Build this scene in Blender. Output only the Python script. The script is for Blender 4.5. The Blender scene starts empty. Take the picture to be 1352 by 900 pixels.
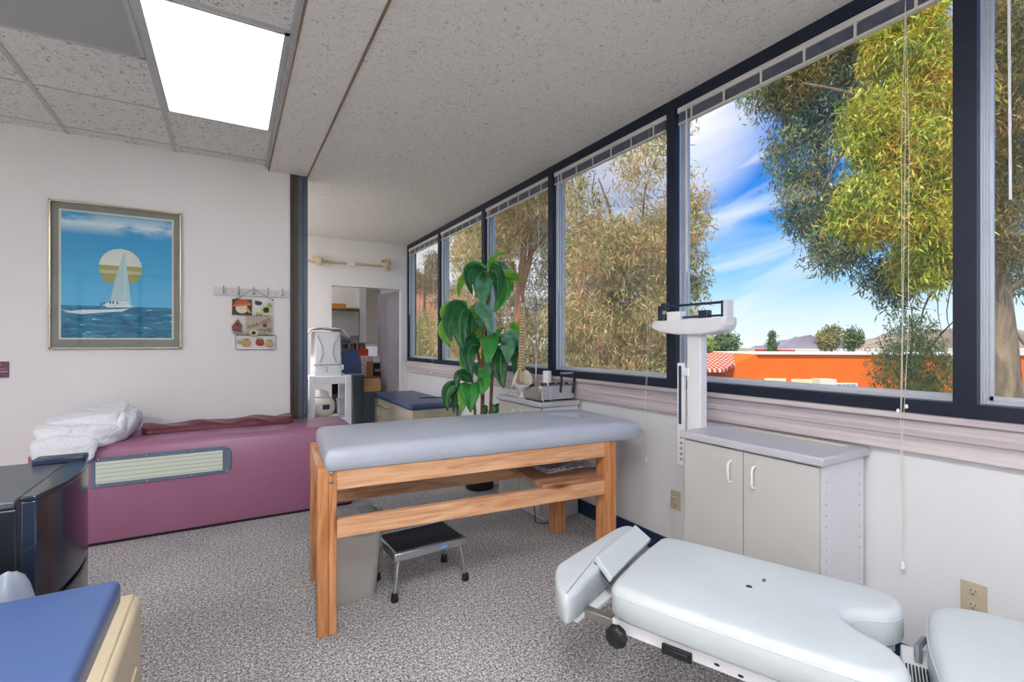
import bpy, math, random
import numpy as np
from mathutils import Vector, Matrix
random.seed(7); rng = np.random.default_rng(11)
PI = math.pi
scn = bpy.context.scene
COL = scn.collection

# ------------------------------------------------------------------ camera model (1352x900)
F, CU, CV, CH = 635.0, 676.0, 452.0, 1.25
YAW = math.atan2(371.5, F); S, C = math.sin(YAW), math.cos(YAW)
def ray(u, v): return (S*F + C*(u-CU), C*F - S*(u-CU), CV - v)
def P(u, v, x=None, y=None, z=None):
    d = ray(u, v)
    t = x/d[0] if x is not None else y/d[1] if y is not None else (z-CH)/d[2]
    return Vector((t*d[0], t*d[1], CH + t*d[2]))
def W(u, v, D):
    """point seen towards (u,v) at distance D along the viewing axis"""
    d = ray(u, v); t = D/F
    return Vector((t*d[0], t*d[1], CH + t*d[2]))
cam = bpy.data.cameras.new('camera'); camo = bpy.data.objects.new('camera', cam); COL.objects.link(camo)
camo.location = (0, 0, CH); camo.rotation_euler = (PI/2, 0, -YAW)
cam.sensor_width = 36; cam.lens = 36*F/1352; cam.shift_y = 2/1352; cam.clip_end = 2000; cam.clip_start = .02
scn.camera = camo
scn.view_settings.view_transform = 'Standard'; scn.view_settings.look = 'None'
scn.view_settings.gamma = 1; scn.view_settings.use_curve_mapping = False
scn.view_settings.exposure = 0.28

# ------------------------------------------------------------------ materials
def lin(c):
    if isinstance(c, str): c = tuple(int(c[i:i+2], 16) for i in (0, 2, 4))
    o = []
    for k in c:
        k = k/255
        o.append(k/12.92 if k <= .04045 else ((k+.055)/1.055)**2.4)
    return tuple(o) + (1,)
class N:
    def __init__(s, name):
        s.m = bpy.data.materials.new(name); s.m.use_nodes = True
        s.t = s.m.node_tree; s.t.nodes.clear()
        s.out = s.n('ShaderNodeOutputMaterial')
    def n(s, ty, **k):
        o = s.t.nodes.new(ty)
        for a, b in k.items():
            if a == 'ins':
                for q, w in b.items():
                    if isinstance(w, bpy.types.NodeSocket): s.t.links.new(w, o.inputs[q])
                    else: o.inputs[q].default_value = w
            else: setattr(o, a, b)
        return o
    def l(s, a, b): s.t.links.new(a, b)
    def ramp(s, fac, stops, interp='LINEAR'):
        r = s.n('ShaderNodeValToRGB'); s.l(fac, r.inputs[0]); e = r.color_ramp.elements; r.color_ramp.interpolation = interp
        while len(e) < len(stops): e.new(.5)
        for k, (p, c) in zip(e, stops): k.position = p; k.color = c
        return r.outputs[0]
    def coords(s, scale=(1, 1, 1), kind='Object', rot=(0, 0, 0)):
        tc = s.n('ShaderNodeTexCoord'); mp = s.n('ShaderNodeMapping'); s.l(tc.outputs[kind], mp.inputs[0])
        mp.inputs['Scale'].default_value = scale; mp.inputs['Rotation'].default_value = rot
        return mp.outputs[0]
    def noise(s, vec, scale, detail=4, rough=.55, dist=0):
        return s.n('ShaderNodeTexNoise', ins={'Vector': vec, 'Scale': scale, 'Detail': detail, 'Roughness': rough, 'Distortion': dist}).outputs[0]
    def math(s, op, a, b=0.0, clamp=False):
        return s.n('ShaderNodeMath', operation=op, use_clamp=clamp, ins={0: a, 1: b}).outputs[0]
    def mix(s, f, a, b, kind='MIX'):
        return s.n('ShaderNodeMix', data_type='RGBA', blend_type=kind, ins={0: f, 6: a, 7: b}).outputs[2]
    def bsdf(s, col, rough=.5, metal=0, spec=.5, bump=None, bstr=.2, bdist=.01, **k):
        b = s.n('ShaderNodeBsdfPrincipled')
        for q, w in (('Base Color', col), ('Roughness', rough), ('Metallic', metal), ('Specular IOR Level', spec)):
            if isinstance(w, bpy.types.NodeSocket): s.l(w, b.inputs[q])
            else: b.inputs[q].default_value = w
        for q, w in k.items(): b.inputs[q.replace('_', ' ')].default_value = w
        if bump is not None:
            bp = s.n('ShaderNodeBump', ins={'Strength': bstr, 'Distance': bdist, 'Height': bump}); s.l(bp.outputs[0], b.inputs['Normal'])
        s.l(b.outputs[0], s.out.inputs[0]); return b
def plain(name, col, rough=.5, metal=0, spec=.5, var=.06, vs=6, bump=0, bs=40, **k):
    n = N(name); v = n.coords(); c = lin(col)
    no = n.noise(v, vs, 4)
    d = tuple(x*(1-var*2.2) for x in c[:3]) + (1,); u = tuple(min(1, x*(1+var)) for x in c[:3]) + (1,)
    cc = n.ramp(no, [(.3, d), (.7, u)])
    n.bsdf(cc, rough, metal, spec, n.noise(v, bs, 3) if bump else None, bump, .003, **k)
    return n.m
M = {}
def wallmat(name, col):
    n = N(name); v = n.coords(); big = n.noise(v, 1.2, 3); c = lin(col)
    cc = n.ramp(big, [(.3, tuple(x*.96 for x in c[:3])+(1,)), (.7, c)])
    n.bsdf(cc, .75, 0, .3, n.noise(v, 90, 3), .12, .004); return n.m
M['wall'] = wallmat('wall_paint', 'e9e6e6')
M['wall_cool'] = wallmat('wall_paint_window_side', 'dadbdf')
def ceilmat(name, col, dark, sc=38, st=.5):
    n = N(name); v = n.coords(); a = n.noise(v, sc, 5, .65, .6); b = n.noise(n.coords((1, 1, 1), rot=(.3, .2, .9)), sc*.55, 3, .6, 1.6)
    h = n.math('MULTIPLY', a, b)
    cc = n.ramp(b, [(.33, lin(dark)), (.42, lin(col)), (1, lin(col))])
    cc2 = n.mix(n.ramp(a, [(.38, (.78, .78, .78, 1)), (.52, (1, 1, 1, 1))]), lin(dark), cc)
    n.bsdf(n.mix(.8, cc, cc2), .95, 0, .1, h, st, .02); return n.m
M['ceil'] = ceilmat('acoustic_ceiling', 'f6f1eb', 'cbc4bc', 78, .5)
M['tile'] = ceilmat('fissured_tile', 'f0ece7', 'a8a19a', 52, .8)
M['tbar'] = plain('tbar_grey', 'c2c2c0', .5, 0, .4, .04)
M['browntrim'] = plain('brown_trim', '8d7663', .6)
def carpet():
    n = N('carpet'); v = n.coords(); a = n.noise(v, 130, 2, .6); b = n.noise(v, 62, 3, .7); w = n.noise(v, 2.2, 3)
    f = n.math('ADD', n.math('MULTIPLY', a, .65), n.math('MULTIPLY', b, .35))
    cc = n.ramp(f, [(.38, lin('585962')), (.46, lin('93939c')), (.53, lin('bcbab9')), (.61, lin('f6f2ea'))])
    cc = n.mix(1, cc, n.ramp(w, [(.35, (.86, .86, .88, 1)), (.65, (1, 1, 1, 1))]), 'MULTIPLY')
    n.bsdf(cc, .95, 0, .1, f, .7, .008); return n.m
M['carpet'] = carpet()
M['navy_base'] = plain('navy_rubber', '17294f', .45)
M['frame'] = plain('dark_aluminium', '1e2638', .42, .3, .5, .1)
M['sash'] = plain('silver_aluminium', 'c9ced9', .35, .25, .5, .04)
M['brown_post'] = plain('post_reflect_brown', '4d433d', .45, .3)
M['grey_post'] = plain('post_reflect_grey', '5a6373', .38, .4)  # brown and grey-blue halves: differing reflections put into the post's colour
def apron():
    n = N('sill_board'); v = n.coords((1, .35, 16)); a = n.noise(v, 1.6, 4, .6, .4)
    n.bsdf(n.ramp(a, [(.35, lin('a39aa0')), (.5, lin('beb5ba')), (.66, lin('cfc8c9'))]), .45, 0, .4); return n.m  # lengthwise streaks are reflections put into the board's colour
M['apron'] = apron()
def glass(name, tint=(1, 1, 1, 1), dust=0.0, rough=0):
    n = N(name); tr = n.n('ShaderNodeBsdfTransparent', ins={0: tint}); gl = n.n('ShaderNodeBsdfGlossy', ins={'Roughness': rough, 'Color': (1, 1, 1, 1)})
    geo = n.n('ShaderNodeNewGeometry'); dt = n.n('ShaderNodeVectorMath', operation='DOT_PRODUCT', ins={0: geo.outputs['Normal'], 1: geo.outputs['Incoming']})
    q = n.math('POWER', n.math('SUBTRACT', 1.0, n.math('ABSOLUTE', dt.outputs['Value']), True), 5.0)
    fz = n.math('MULTIPLY', n.math('ADD', .025, n.math('MULTIPLY', q, .8)), n.math('SUBTRACT', 1.0, geo.outputs['Backfacing']))
    mx = n.n('ShaderNodeMixShader'); n.l(fz, mx.inputs[0]); n.l(tr.outputs[0], mx.inputs[1]); n.l(gl.outputs[0], mx.inputs[2])
    o = mx.outputs[0]
    if dust:
        df = n.n('ShaderNodeBsdfDiffuse', ins={0: (.8, .8, .8, 1)}); tl = n.n('ShaderNodeBsdfTranslucent', ins={0: (.8, .78, .75, 1)})
        ad = n.n('ShaderNodeMixShader', ins={0: .5, 1: df.outputs[0], 2: tl.outputs[0]})
        f = n.math('MULTIPLY', n.ramp(n.noise(n.coords(), 3, 4), [(.3, (.5, .5, .5, 1)), (.7, (1, 1, 1, 1))]), dust)
        m2 = n.n('ShaderNodeMixShader', ins={0: f, 1: o, 2: ad.outputs[0]}); o = m2.outputs[0]
    n.l(o, n.out.inputs[0]); return n.m
M['pane'] = glass('window_glass', (.98, .99, .98, 1), .03)
M['pane_hazy'] = glass('hazy_window_glass', (.94, .92, .88, 1), .09)
M['clear'] = glass('clear_glass')
M['plastic_clear'] = glass('clear_plastic', (.9, .92, .95, 1), .25, .2)
def emis(name, col, st):
    n = N(name); e = n.n('ShaderNodeEmission', ins={0: col, 1: st}); n.l(e.outputs[0], n.out.inputs[0]); return n.m
def wood(name, axis, base=('b98058', 'd6a37b', 'e6bc98')):
    n = N(name); sc = {'x': (.9, 9, 9), 'y': (9, .9, 9), 'z': (9, 9, .9)}[axis]
    v = n.coords(sc); g = n.noise(v, 3.2, 5, .6, 1.4)
    cc = n.ramp(g, [(.28, lin(base[0])), (.5, lin(base[1])), (.72, lin(base[2]))])
    sk = {'x': (1.8, 8, 8), 'y': (8, 1.8, 8), 'z': (8, 8, 1.8)}[axis]
    vo = n.n('ShaderNodeTexVoronoi', ins={'Vector': n.coords(sk), 'Scale': 1.0}); k = n.ramp(vo.outputs['Distance'], [(.07, (0, 0, 0, 1)), (.17, (1, 1, 1, 1))])
    cc = n.mix(k, lin('6a3a20'), cc)
    n.bsdf(cc, .42, 0, .4, g, .08, .004); return n.m
for a in 'xyz': M['wood_'+a] = wood('pine_'+a, a)
M['wood_z'] = wood('pine_z2', 'z', ('a9693c', 'c98b5a', 'dba678'))
M['wood_shelf'] = wood('pine_shelf', 'x', ('8a5b40', 'b58262', 'cda183'))
def vinyl(name, col, rough=.38, bs=7, st=.25, var=.05):
    n = N(name); v = n.coords(); c = lin(col); a = n.noise(v, bs, 3, .5, .8); fine = n.noise(v, 260, 2)
    h = n.math('ADD', a, n.math('MULTIPLY', fine, .03))
    cc = n.ramp(n.noise(v, 3, 3), [(.3, tuple(x*(1-2*var) for x in c[:3])+(1,)), (.7, c)])
    n.bsdf(cc, rough, 0, .5, h, st, .012); return n.m
M['vinyl_grey'] = vinyl('grey_blue_vinyl', 'b3b9c8', .30, 4, .12)
M['vinyl_pale'] = vinyl('pale_grey_vinyl', 'ccd4d9', .42, 6, .3, .05)
M['vinyl_burg'] = vinyl('burgundy_vinyl', '9e6886', .30, 3, .12)
M['vinyl_maroon'] = vinyl('maroon_vinyl', '6a2838', .33, 9, .9)
M['vinyl_blue'] = vinyl('blue_vinyl', '4c6497', .4, 4, .15)
M['vinyl_navy'] = vinyl('navy_vinyl', '33446a', .35, 4, .15)
M['cream'] = plain('cream_laminate', 'dccbab', .5, 0, .4, .05, 3)
M['offwhite'] = plain('offwhite_laminate', 'bfbfbd', .45, 0, .4, .02, 3)
M['white'] = plain('white_paint', 'e4e5ea', .45, 0, .45, .03)
M['whiteplastic'] = plain('white_plastic', 'e9eaee', .35, 0, .5, .02)
M['counter'] = plain('grey_laminate', 'bdbdc6', .35, 0, .5, .03)
def pegs():
    n = N('side_laminate'); n.bsdf(lin('dddde4'), .45, 0, .4); return n.m
M['side'] = pegs()
M['black'] = plain('black_plastic', '17181c', .4, 0, .5, .1)
M['fridge'] = plain('black_enamel', '1b2233', .16, 0, .8, .08, 3)
M['fridge_top'] = plain('black_top_sheen', '4c525c', .35, 0, .6, .1, 60, .1, 300)  # lighter grey is the top's reflection put into its base colour
M['navyplastic'] = plain('navy_plastic', '1d2c4a', .3, 0, .6)
M['chrome'] = plain('chrome', 'd0d2d6', .18, 1, .5, .03)
M['steel'] = plain('brushed_steel', 'a7a49f', .35, .9, .5, .06)
M['binplastic'] = plain('bin_plastic', 'b9b5b0', .5, 0, .4, .03)
M['rubber'] = plain('ribbed_rubber', '2a2d38', .7, 0, .3, .1, 80, .3, 120)
M['beige'] = plain('beige_plastic', 'bdb098', .45)
M['beige_light'] = plain('beige_metal', 'c3b494', .4, 0, .5)
M['slot'] = plain('slot_dark', '3b362f', .8)
M['blind'] = plain('blind_cream', 'd8d5cf', .45, 0, .4, .03)
M['slats'] = plain('blind_slat_grey', '7b8190', .5, .1, .4, .1, 30)
M['taupe'] = plain('taupe_blind', 'b3a698', .6)
M['cord'] = plain('cord_white', 'dcd6cb', .6)
n = N('white_cotton'); v = n.coords(); a = n.noise(v, 7, 3, .5, 1.6); b = n.noise(v, 18, 3, .55, 1.0)
n.bsdf(lin('eeeef5'), .85, 0, .2, n.math('ADD', a, n.math('MULTIPLY', b, .35)), .9, .035); M['cloth'] = n.m
M['paper'] = plain('paper', 'dcd8d6', .7, 0, .2, .1, 20)
M['greycloth'] = plain('newsprint', 'c5bfbf', .8, 0, .2, .12, 18)
M['doorgrey'] = plain('grey_door_paint', '8f8c96', .5)
M['cardboard'] = plain('cardboard', 'b08660', .8)
M['redbox'] = plain('red_orange_card', 'c8452a', .6)
M['yellowbox'] = plain('ochre_card', 'c98b3a', .6)
M['brownwood'] = plain('brown_desk_wood', '8a6a52', .5)
M['greenbin'] = plain('dark_green_grey_plastic', '3b474e', .6)
M['pinkpaper'] = plain('pink_white_paper', 'e6cfd4', .7, 0, .2, .2, 30)
M['pot'] = plain('dark_pot', '2c2e30', .5)
M['soil'] = plain('soil', '33261c', .95)
M['stem'] = plain('cane_stem', '8b6b48', .7, 0, .2, .2, 30)
M['bone'] = plain('bone_plastic', 'd8c8a0', .5, 0, .4, .12, 40)
M['bone_light'] = plain('bone_plastic_pale', 'e6dfd0', .5, 0, .4, .08, 30)
M['disc'] = plain('disc_rust', 'a8703c', .6)
def leafm(name, a, b, rough=.35):
    n = N(name); v = n.coords(); no = n.noise(v, 14, 3)
    cc = n.ramp(no, [(.3, lin(a)), (.7, lin(b))])
    bs = n.bsdf(cc, rough, 0, .5); tl = n.n('ShaderNodeBsdfTranslucent'); n.l(cc, tl.inputs[0])
    mx = n.n('ShaderNodeMixShader', ins={0: .3}); n.l(bs.outputs[0], mx.inputs[1]); n.l(tl.outputs[0], mx.inputs[2]); n.l(mx.outputs[0], n.out.inputs[0]); return n.m
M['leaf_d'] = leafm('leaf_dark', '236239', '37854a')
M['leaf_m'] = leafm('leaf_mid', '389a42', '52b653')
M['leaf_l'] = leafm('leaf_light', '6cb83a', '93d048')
M['leaf_t'] = leafm('leaf_teal', '3f8f6e', '7fb89c')
M['rib'] = leafm('leaf_rib', '5fa04c', '79b45e')

# ------------------------------------------------------------------ mesh helper
class MB:
    def __init__(s): s.v = []; s.f = []; s.mi = []; s.cur = 0
    def add(s, vs, fs):
        b = len(s.v); s.v += [tuple(p) for p in vs]; s.f += [tuple(b+i for i in f) for f in fs]; s.mi += [s.cur]*len(fs); return s
    def mat(s, i): s.cur = i; return s
    def box(s, x0, y0, z0, x1, y1, z1, T=None):
        vs = [Vector((x, y, z)) for z in (z0, z1) for y in (y0, y1) for x in (x0, x1)]
        if T is not None: vs = [T @ p for p in vs]
        return s.add(vs, [(0, 2, 3, 1), (4, 5, 7, 6), (0, 1, 5, 4), (2, 6, 7, 3), (0, 4, 6, 2), (1, 3, 7, 5)])
    def hexa(s, b, t):   # two quads
        return s.add(list(b)+list(t), [(3, 2, 1, 0), (4, 5, 6, 7), (0, 1, 5, 4), (1, 2, 6, 5), (2, 3, 7, 6), (3, 0, 4, 7)])
    def prism(s, pts, n, inv=False):   # closed 3D polygon extruded by vector n
        k = len(pts); pts = [Vector(p) for p in pts]; n = Vector(n)
        vs = pts + [p+n for p in pts]
        return s.add(vs, [tuple(range(k-1, -1, -1)), tuple(range(k, 2*k))] + [(i, (i+1) % k, k+(i+1) % k, k+i) for i in range(k)])
    def tube(s, pts, r, n=8, caps=True):
        pts = [Vector(p) for p in pts]; rs = r if isinstance(r, (list, tuple)) else [r]*len(pts)
        vs = []; up = None
        for i, p in enumerate(pts):
            d = (pts[min(i+1, len(pts)-1)] - pts[max(i-1, 0)]).normalized()
            if up is None: up = Vector((0, 0, 1)) if abs(d.z) < .9 else Vector((1, 0, 0))
            a = d.cross(up)
            if a.length < 1e-4: a = d.cross(Vector((.3, 1, .2)))
            a.normalize(); b = a.cross(d).normalized(); up = b
            vs += [p + (a*math.cos(2*PI*j/n) + b*math.sin(2*PI*j/n))*rs[i] for j in range(n)]
        fs = [(i*n+j, i*n+(j+1) % n, (i+1)*n+(j+1) % n, (i+1)*n+j) for i in range(len(pts)-1) for j in range(n)]
        if caps: fs += [tuple(range(n-1, -1, -1)), tuple((len(pts)-1)*n+j for j in range(n))]
        return s.add(vs, fs)
    def cyl(s, a, b, r, n=16): return s.tube([a, b], r, n)
    def lathe(s, prof, c=(0, 0, 0), n=24, T=None, sx=1, sy=1, caps=True):
        vs = []
        for r, z in prof: vs += [Vector((c[0]+sx*r*math.cos(2*PI*j/n), c[1]+sy*r*math.sin(2*PI*j/n), c[2]+z)) for j in range(n)]
        if T is not None: vs = [T @ p for p in vs]
        k = len(prof)
        fs = [(i*n+j, i*n+(j+1) % n, (i+1)*n+(j+1) % n, (i+1)*n+j) for i in range(k-1) for j in range(n)]
        if caps: fs += [tuple(range(n-1, -1, -1)), tuple((k-1)*n+j for j in range(n))]
        return s.add(vs, fs)
    def ball(s, c, r, n=14, m=9, T=None, e=1.0, wob=0, seed=0):
        if not isinstance(r, (tuple, list)): r = (r, r, r)
        rr = random.Random(seed); ph = [rr.uniform(0, 6) for _ in range(6)]
        sg = lambda x: math.copysign(abs(x)**e, x)
        vs = []
        for i in range(m+1):
            th = PI*i/m
            for j in range(n):
                a = 2*PI*j/n
                q = Vector((sg(math.sin(th))*sg(math.cos(a)), sg(math.sin(th))*sg(math.sin(a)), -sg(math.cos(th))))
                w = 1 + wob*(math.sin(3*q.x*2+ph[0])*math.sin(4*q.y+ph[1]) + .6*math.sin(7*q.x+ph[2]+3*q.z) + .4*math.sin(9*q.y+5*q.z+ph[3]))
                p = Vector((q.x*r[0]*w, q.y*r[1]*w, q.z*r[2]*w)) 
                p = T @ p if T is not None else p + Vector(c)
                vs.append(p)
        fs = [(i*n+j, i*n+(j+1) % n, (i+1)*n+(j+1) % n, (i+1)*n+j) for i in range(m) for j in range(n)]
        return s.add(vs, fs)
    def cushion(s, outline, z0, z1, r=.03, crown=.01, rb=.008, T=None):
        """padded slab over a 2D outline (counter-clockwise) with a rounded top edge"""
        n = len(outline); o = [Vector((p[0], p[1])) for p in outline]
        nr = []
        for i in range(n):
            d = (o[(i+1) % n]-o[i-1]).normalized(); nr.append(Vector((-d.y, d.x)))
        rings = [(rb, z0), (0, z0+rb), (0, z1-r)]
        for k in range(1, 6):
            a = PI/2*k/5; rings.append((r*(1-math.cos(a)), z1-r+r*math.sin(a)))
            vs = []
        for ins, z in rings: vs += [Vector((o[i].x+nr[i].x*ins, o[i].y+nr[i].y*ins, z)) for i in range(n)]
        if T is not None: vs = [T @ p for p in vs]
        k = len(rings)
        fs = [(i*n+j, i*n+(j+1) % n, (i+1)*n+(j+1) % n, (i+1)*n+j) for i in range(k-1) for j in range(n)]
        fs += [tuple(range(n-1, -1, -1)), tuple((k-1)*n+j for j in range(n))]
        return s.add(vs, fs)
    def build(s, name, mats, parent=None, bevel=0, smooth=True, ang=40, seg=2, world=False, sub=0, kind=None, label=None, origin=True):
        me = bpy.data.meshes.new(name); vs = [Vector(p) for p in s.v]
        o = bpy.data.objects.new(name, me); COL.objects.link(o)
        if parent is not None:
            o.parent = parent
            if world:
                mi = WM[parent.name].inverted(); vs = [mi @ p for p in vs]
            WM[o.name] = WM[parent.name]
        elif origin:
            c = Vector(((min(p.x for p in vs)+max(p.x for p in vs))/2, (min(p.y for p in vs)+max(p.y for p in vs))/2, min(p.z for p in vs)))
            vs = [p-c for p in vs]; o.location = c; WM[o.name] = Matrix.Translation(c)
        else: WM[o.name] = Matrix.Identity(4)
        me.from_pydata([tuple(p) for p in vs], [], s.f)
        mats = mats if isinstance(mats, (list, tuple)) else [mats]
        for m in mats: me.materials.append(M[m] if isinstance(m, str) else m)
        me.polygons.foreach_set('material_index', s.mi)
        me.validate(); me.update()
        if smooth:
            me.polygons.foreach_set('use_smooth', [True]*len(me.polygons)); me.set_sharp_from_angle(angle=math.radians(ang))
        if bevel:
            b = o.modifiers.new('bevel', 'BEVEL'); b.width = bevel; b.segments = seg; b.limit_method = 'ANGLE'; b.angle_limit = math.radians(35)
        if sub:
            b = o.modifiers.new('sub', 'SUBSURF'); b.levels = sub; b.render_levels = sub
        if kind: o['kind'] = kind
        if label: o['label'] = label
        return o
WM = {}
def thing(name, label, cat, loc=(0, 0, 0), rz=0, group=None):
    o = bpy.data.objects.new(name, None); COL.objects.link(o); o.empty_display_size = .05
    o.location = loc; o.rotation_euler = (0, 0, rz); WM[o.name] = Matrix.Translation(loc) @ Matrix.Rotation(rz, 4, 'Z')
    o['label'] = label; o['category'] = cat
    if group: o['group'] = group
    return o
def tag(o, label, cat, group=None, kind=None):
    o['label'] = label; o['category'] = cat
    if group: o['group'] = group
    if kind: o['kind'] = kind
    return o
def B(*a, T=None): return MB().box(*a, T=T)
def struct(name, mb, mats, parent=None, **k):
    o = mb.build(name, mats, parent, world=parent is not None, smooth=False, **k)
    if parent is None: o['kind'] = 'structure'
    return o
def copy_tree(o, parent=None):
    c = o.copy(); COL.objects.link(c)
    if parent is not None: c.parent = parent
    WM[c.name] = WM.get(parent.name if parent else o.name, Matrix.Identity(4))
    for ch in list(o.children): copy_tree(ch, c)
    return c
def text_mesh(txt, size, thick=.0008):
    cu = bpy.data.curves.new('t', 'FONT'); cu.body = txt; cu.size = size; cu.extrude = thick; cu.align_x = 'CENTER'; cu.align_y = 'CENTER'
    ob = bpy.data.objects.new('t', cu); COL.objects.link(ob)
    dg = bpy.context.evaluated_depsgraph_get(); me = bpy.data.meshes.new_from_object(ob.evaluated_get(dg))
    vs = [v.co.copy() for v in me.vertices]; fs = [tuple(p.vertices) for p in me.polygons]
    bpy.data.objects.remove(ob); bpy.data.meshes.remove(me); bpy.data.curves.remove(cu)
    return vs, fs

# ------------------------------------------------------------------ room shell
XW, XG, ZC, ZT, YL, YF = 2.22, 2.315, 2.66, 2.695, 4.42, 6.81
XB0, XB1 = .273, .565
XL, YR = -3.4, -3.2
struct('floor', B(XL-.1, YR-.1, -.1, XW+.12, 9.9, 0), 'carpet', origin=False)
struct('ceiling', B(XB1, YR, ZC, XW+.3, 10, ZC+.3), 'ceil', origin=False)
struct('ceiling', B(-1.2, YL+.12, ZC, XB1-.001, 10, ZC+.3), 'ceil', origin=False)
struct('ceiling', B(XB0+.001, YR, ZC, XB1-.006, YL+.119, ZC+.3), 'ceil', origin=False)   # soffit strip
struct('ceiling', B(XL, YR, ZT, XB0-.022, YL+.1, ZT+.3), 'tile', origin=False)
struct('trim_1', B(XB1-.006, YR, ZC-.006, XB1+.006, YL, ZC+.02), 'browntrim', origin=False)
struct('trim_2', B(XB0-.006, YR, ZC-.004, XB0+.001, YL, ZC+.06), 'browntrim', origin=False)
struct('trim_3', B(XB0-.022, YR, ZT-.02, XB0-.006, YL, ZT+.05).box(XB0-.03, YR, ZT-.004, XB0-.02, YL, ZT+.02), 'tbar', origin=False)
# T-bar grid
g = MB()
XT = [-.36-.61*k for k in range(0, 6)]; YT = [4.28, 3.67, 3.06, 2.45, 1.84, 1.23, .62, .01, -.60, -1.21, -1.82, -2.43, -3.04]
for x in XT: g.box(x-.012, YR, ZT-.006, x+.012, YL, ZT+.001)
g.box(.25-.012, YR, ZT-.006, .262, YL, ZT+.001)
for y in YT:
    t = .004 if y > 3.5 else .01
    g.box(XL, y-t, ZT-.005, .25, y+t, ZT+.001)
struct('trim_4', g, 'tbar', origin=False)
struct('wall_left', B(XL, YL, 0, .43, YL+.1, ZT), 'wall', origin=False)
# partition end post
px = [(.43, 0), (.43, -.012), (.452, -.012), (.452, .01), (.462, .01), (.462, -.004), (.492, -.004), (.492, .012)]
g = MB().box(.43, YL-.012, 0, .448, YL+.11, ZC).box(.448, YL+.004, 0, .458, YL+.11, ZC).box(.458, YL-.006, 0, .492, YL+.11, ZC)
g.mat(1).box(.492, YL-.002, 0, .527, YL+.11, ZC).box(.527, YL+.008, 0, .534, YL+.11, ZC).box(.534, YL-.012, 0, .566, YL+.11, ZC)
struct('trim_5', g, ['brown_post', 'grey_post'], origin=False)
struct('wall_side', B(XL-.1, YR, 0, XL, YL+.1, ZT+.3), 'wall', origin=False)
struct('wall_rear', B(XL-.1, YR-.1, 0, XW+.12, YR, .985).box(XL-.1, YR-.1, 2.6, XW+.12, YR, ZT+.3).box(.3, YR-.1, .985, XW+.12, YR, 2.6), 'wall', origin=False)
g = B(XL, YR-.09, .985, .3, YR+.004, 1.035).box(XL, YR-.09, 2.55, .3, YR+.004, 2.6)
for x in (XL+.02, -2.48, -1.56, -.64, .27): g.box(x-.03, YR-.09, 1.035, x+.03, YR+.004, 2.55)
wr = struct('window_10', g, 'frame', origin=False)
struct('pane', B(XL, YR-.06, 1.0, .3, YR-.056, 2.58), 'pane', wr)
struct('wall_side', B(-1.3, YL+.1, 0, -1.2, 10, ZC+.3), 'wall', origin=False)
# far wall with doorway
DX0, DX1, DZ = 1.174, 2.125, 2.015
g = B(-1.2, YF, 0, DX0, YF+.1, ZC).box(DX1+.03, YF, 0, XW+.1, YF+.1, ZC).box(DX0, YF, DZ+.03, DX1+.03, YF+.1, ZC)
struct('wall_far', g, 'wall', origin=False)
struct('trim_6', B(DX0, YF-.004, DZ, DX1+.03, YF+.1, DZ+.03).box(DX1, YF-.004, 0, DX1+.03, YF+.1, DZ), 'white', origin=False)
# window wall
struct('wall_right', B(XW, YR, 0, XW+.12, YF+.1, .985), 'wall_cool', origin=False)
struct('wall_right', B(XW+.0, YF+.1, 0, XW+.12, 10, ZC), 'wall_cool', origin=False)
struct('baseboard_right', B(XW-.012, YR, 0, XW, YF, .10), 'navy_base', origin=False)
struct('baseboard_far', B(-1.2, YF-.012, 0, DX0, YF, .10), 'navy_base', origin=False)
struct('baseboard_left', B(XL, YL-.012, 0, .43, YL, .10), 'navy_base', origin=False)
g = B(XW-.022, YR, .845, XW, YF, .962).box(XW-.035, YR, .962, XW+.02, YF, .985).box(XW-.028, YR, .84, XW, YF, .856).box(XW-.027, YR, .9, XW, YF, .925)
struct('trim_7', g, 'apron', origin=False, bevel=.003)
# outside skin of the room so that no daylight leaks in
struct('wall_outer', B(XL-.2, YR-.15, ZC+.3, XW+.45, 10.2, ZC+.5), 'wall', origin=False)

MY = [6.84, 5.58, 4.375, 3.18, 1.953, .653, -.62, -1.89, -3.16]
BL = {0: 'far corner window', 1: 'second window from the doorway', 2: 'window behind the spine model',
      3: 'window left of the weighing scale', 4: 'wide window looking on the orange building', 5: 'rightmost window beside the tree trunk', 6: 'window behind the viewpoint', 7: 'rearmost window behind the viewpoint'}
for i in range(8):
    y1, y0 = MY[i], MY[i+1]; w = .032
    a0, a1 = y0+w, y1-w
    if i == 0: a1 = YF-.03
    g = MB()
    g.box(XW-.004, y0-w, .985, XW+.03, a0, ZC)                       # dark mullion face
    g.box(XW-.004, a0, .985, XG+.03, a1, 1.035).box(XW-.004, a0, 2.60, XG+.03, a1, ZC)
    if i == 0: g.box(XW-.004, a1, .985, XG+.03, YF, ZC)
    wd = struct('window_%d' % (i+1), g, 'frame', origin=False)
    sp = .012
    s_ = MB().box(XW+.03, y0-w+.002, .985, XG+.03, a0-.002, ZC)
    for (c, d) in ((a0-.006, 1), (a1+.006, -1)):
        for (xa, xb, e) in ((.032, .044, .010), (.048, .052, .014), (.058, .078, .018), (.08, .094, .026)):
            s_.box(XW+xa, min(c, c+d*e), 1.035, XW+xb, max(c, c+d*e), 2.60)
    s_.box(XW+.06, a0, 1.035, XW+.078, a1, 1.047).box(XW+.08, a0, 1.035, XW+.094, a1, 1.062)
    struct('sash', s_, 'sash', wd)
    struct('pane', B(XG, a0+.01, 1.03, XG+.004, a1-.01, 2.61), 'pane_hazy' if i < 4 else 'pane', wd)

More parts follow.
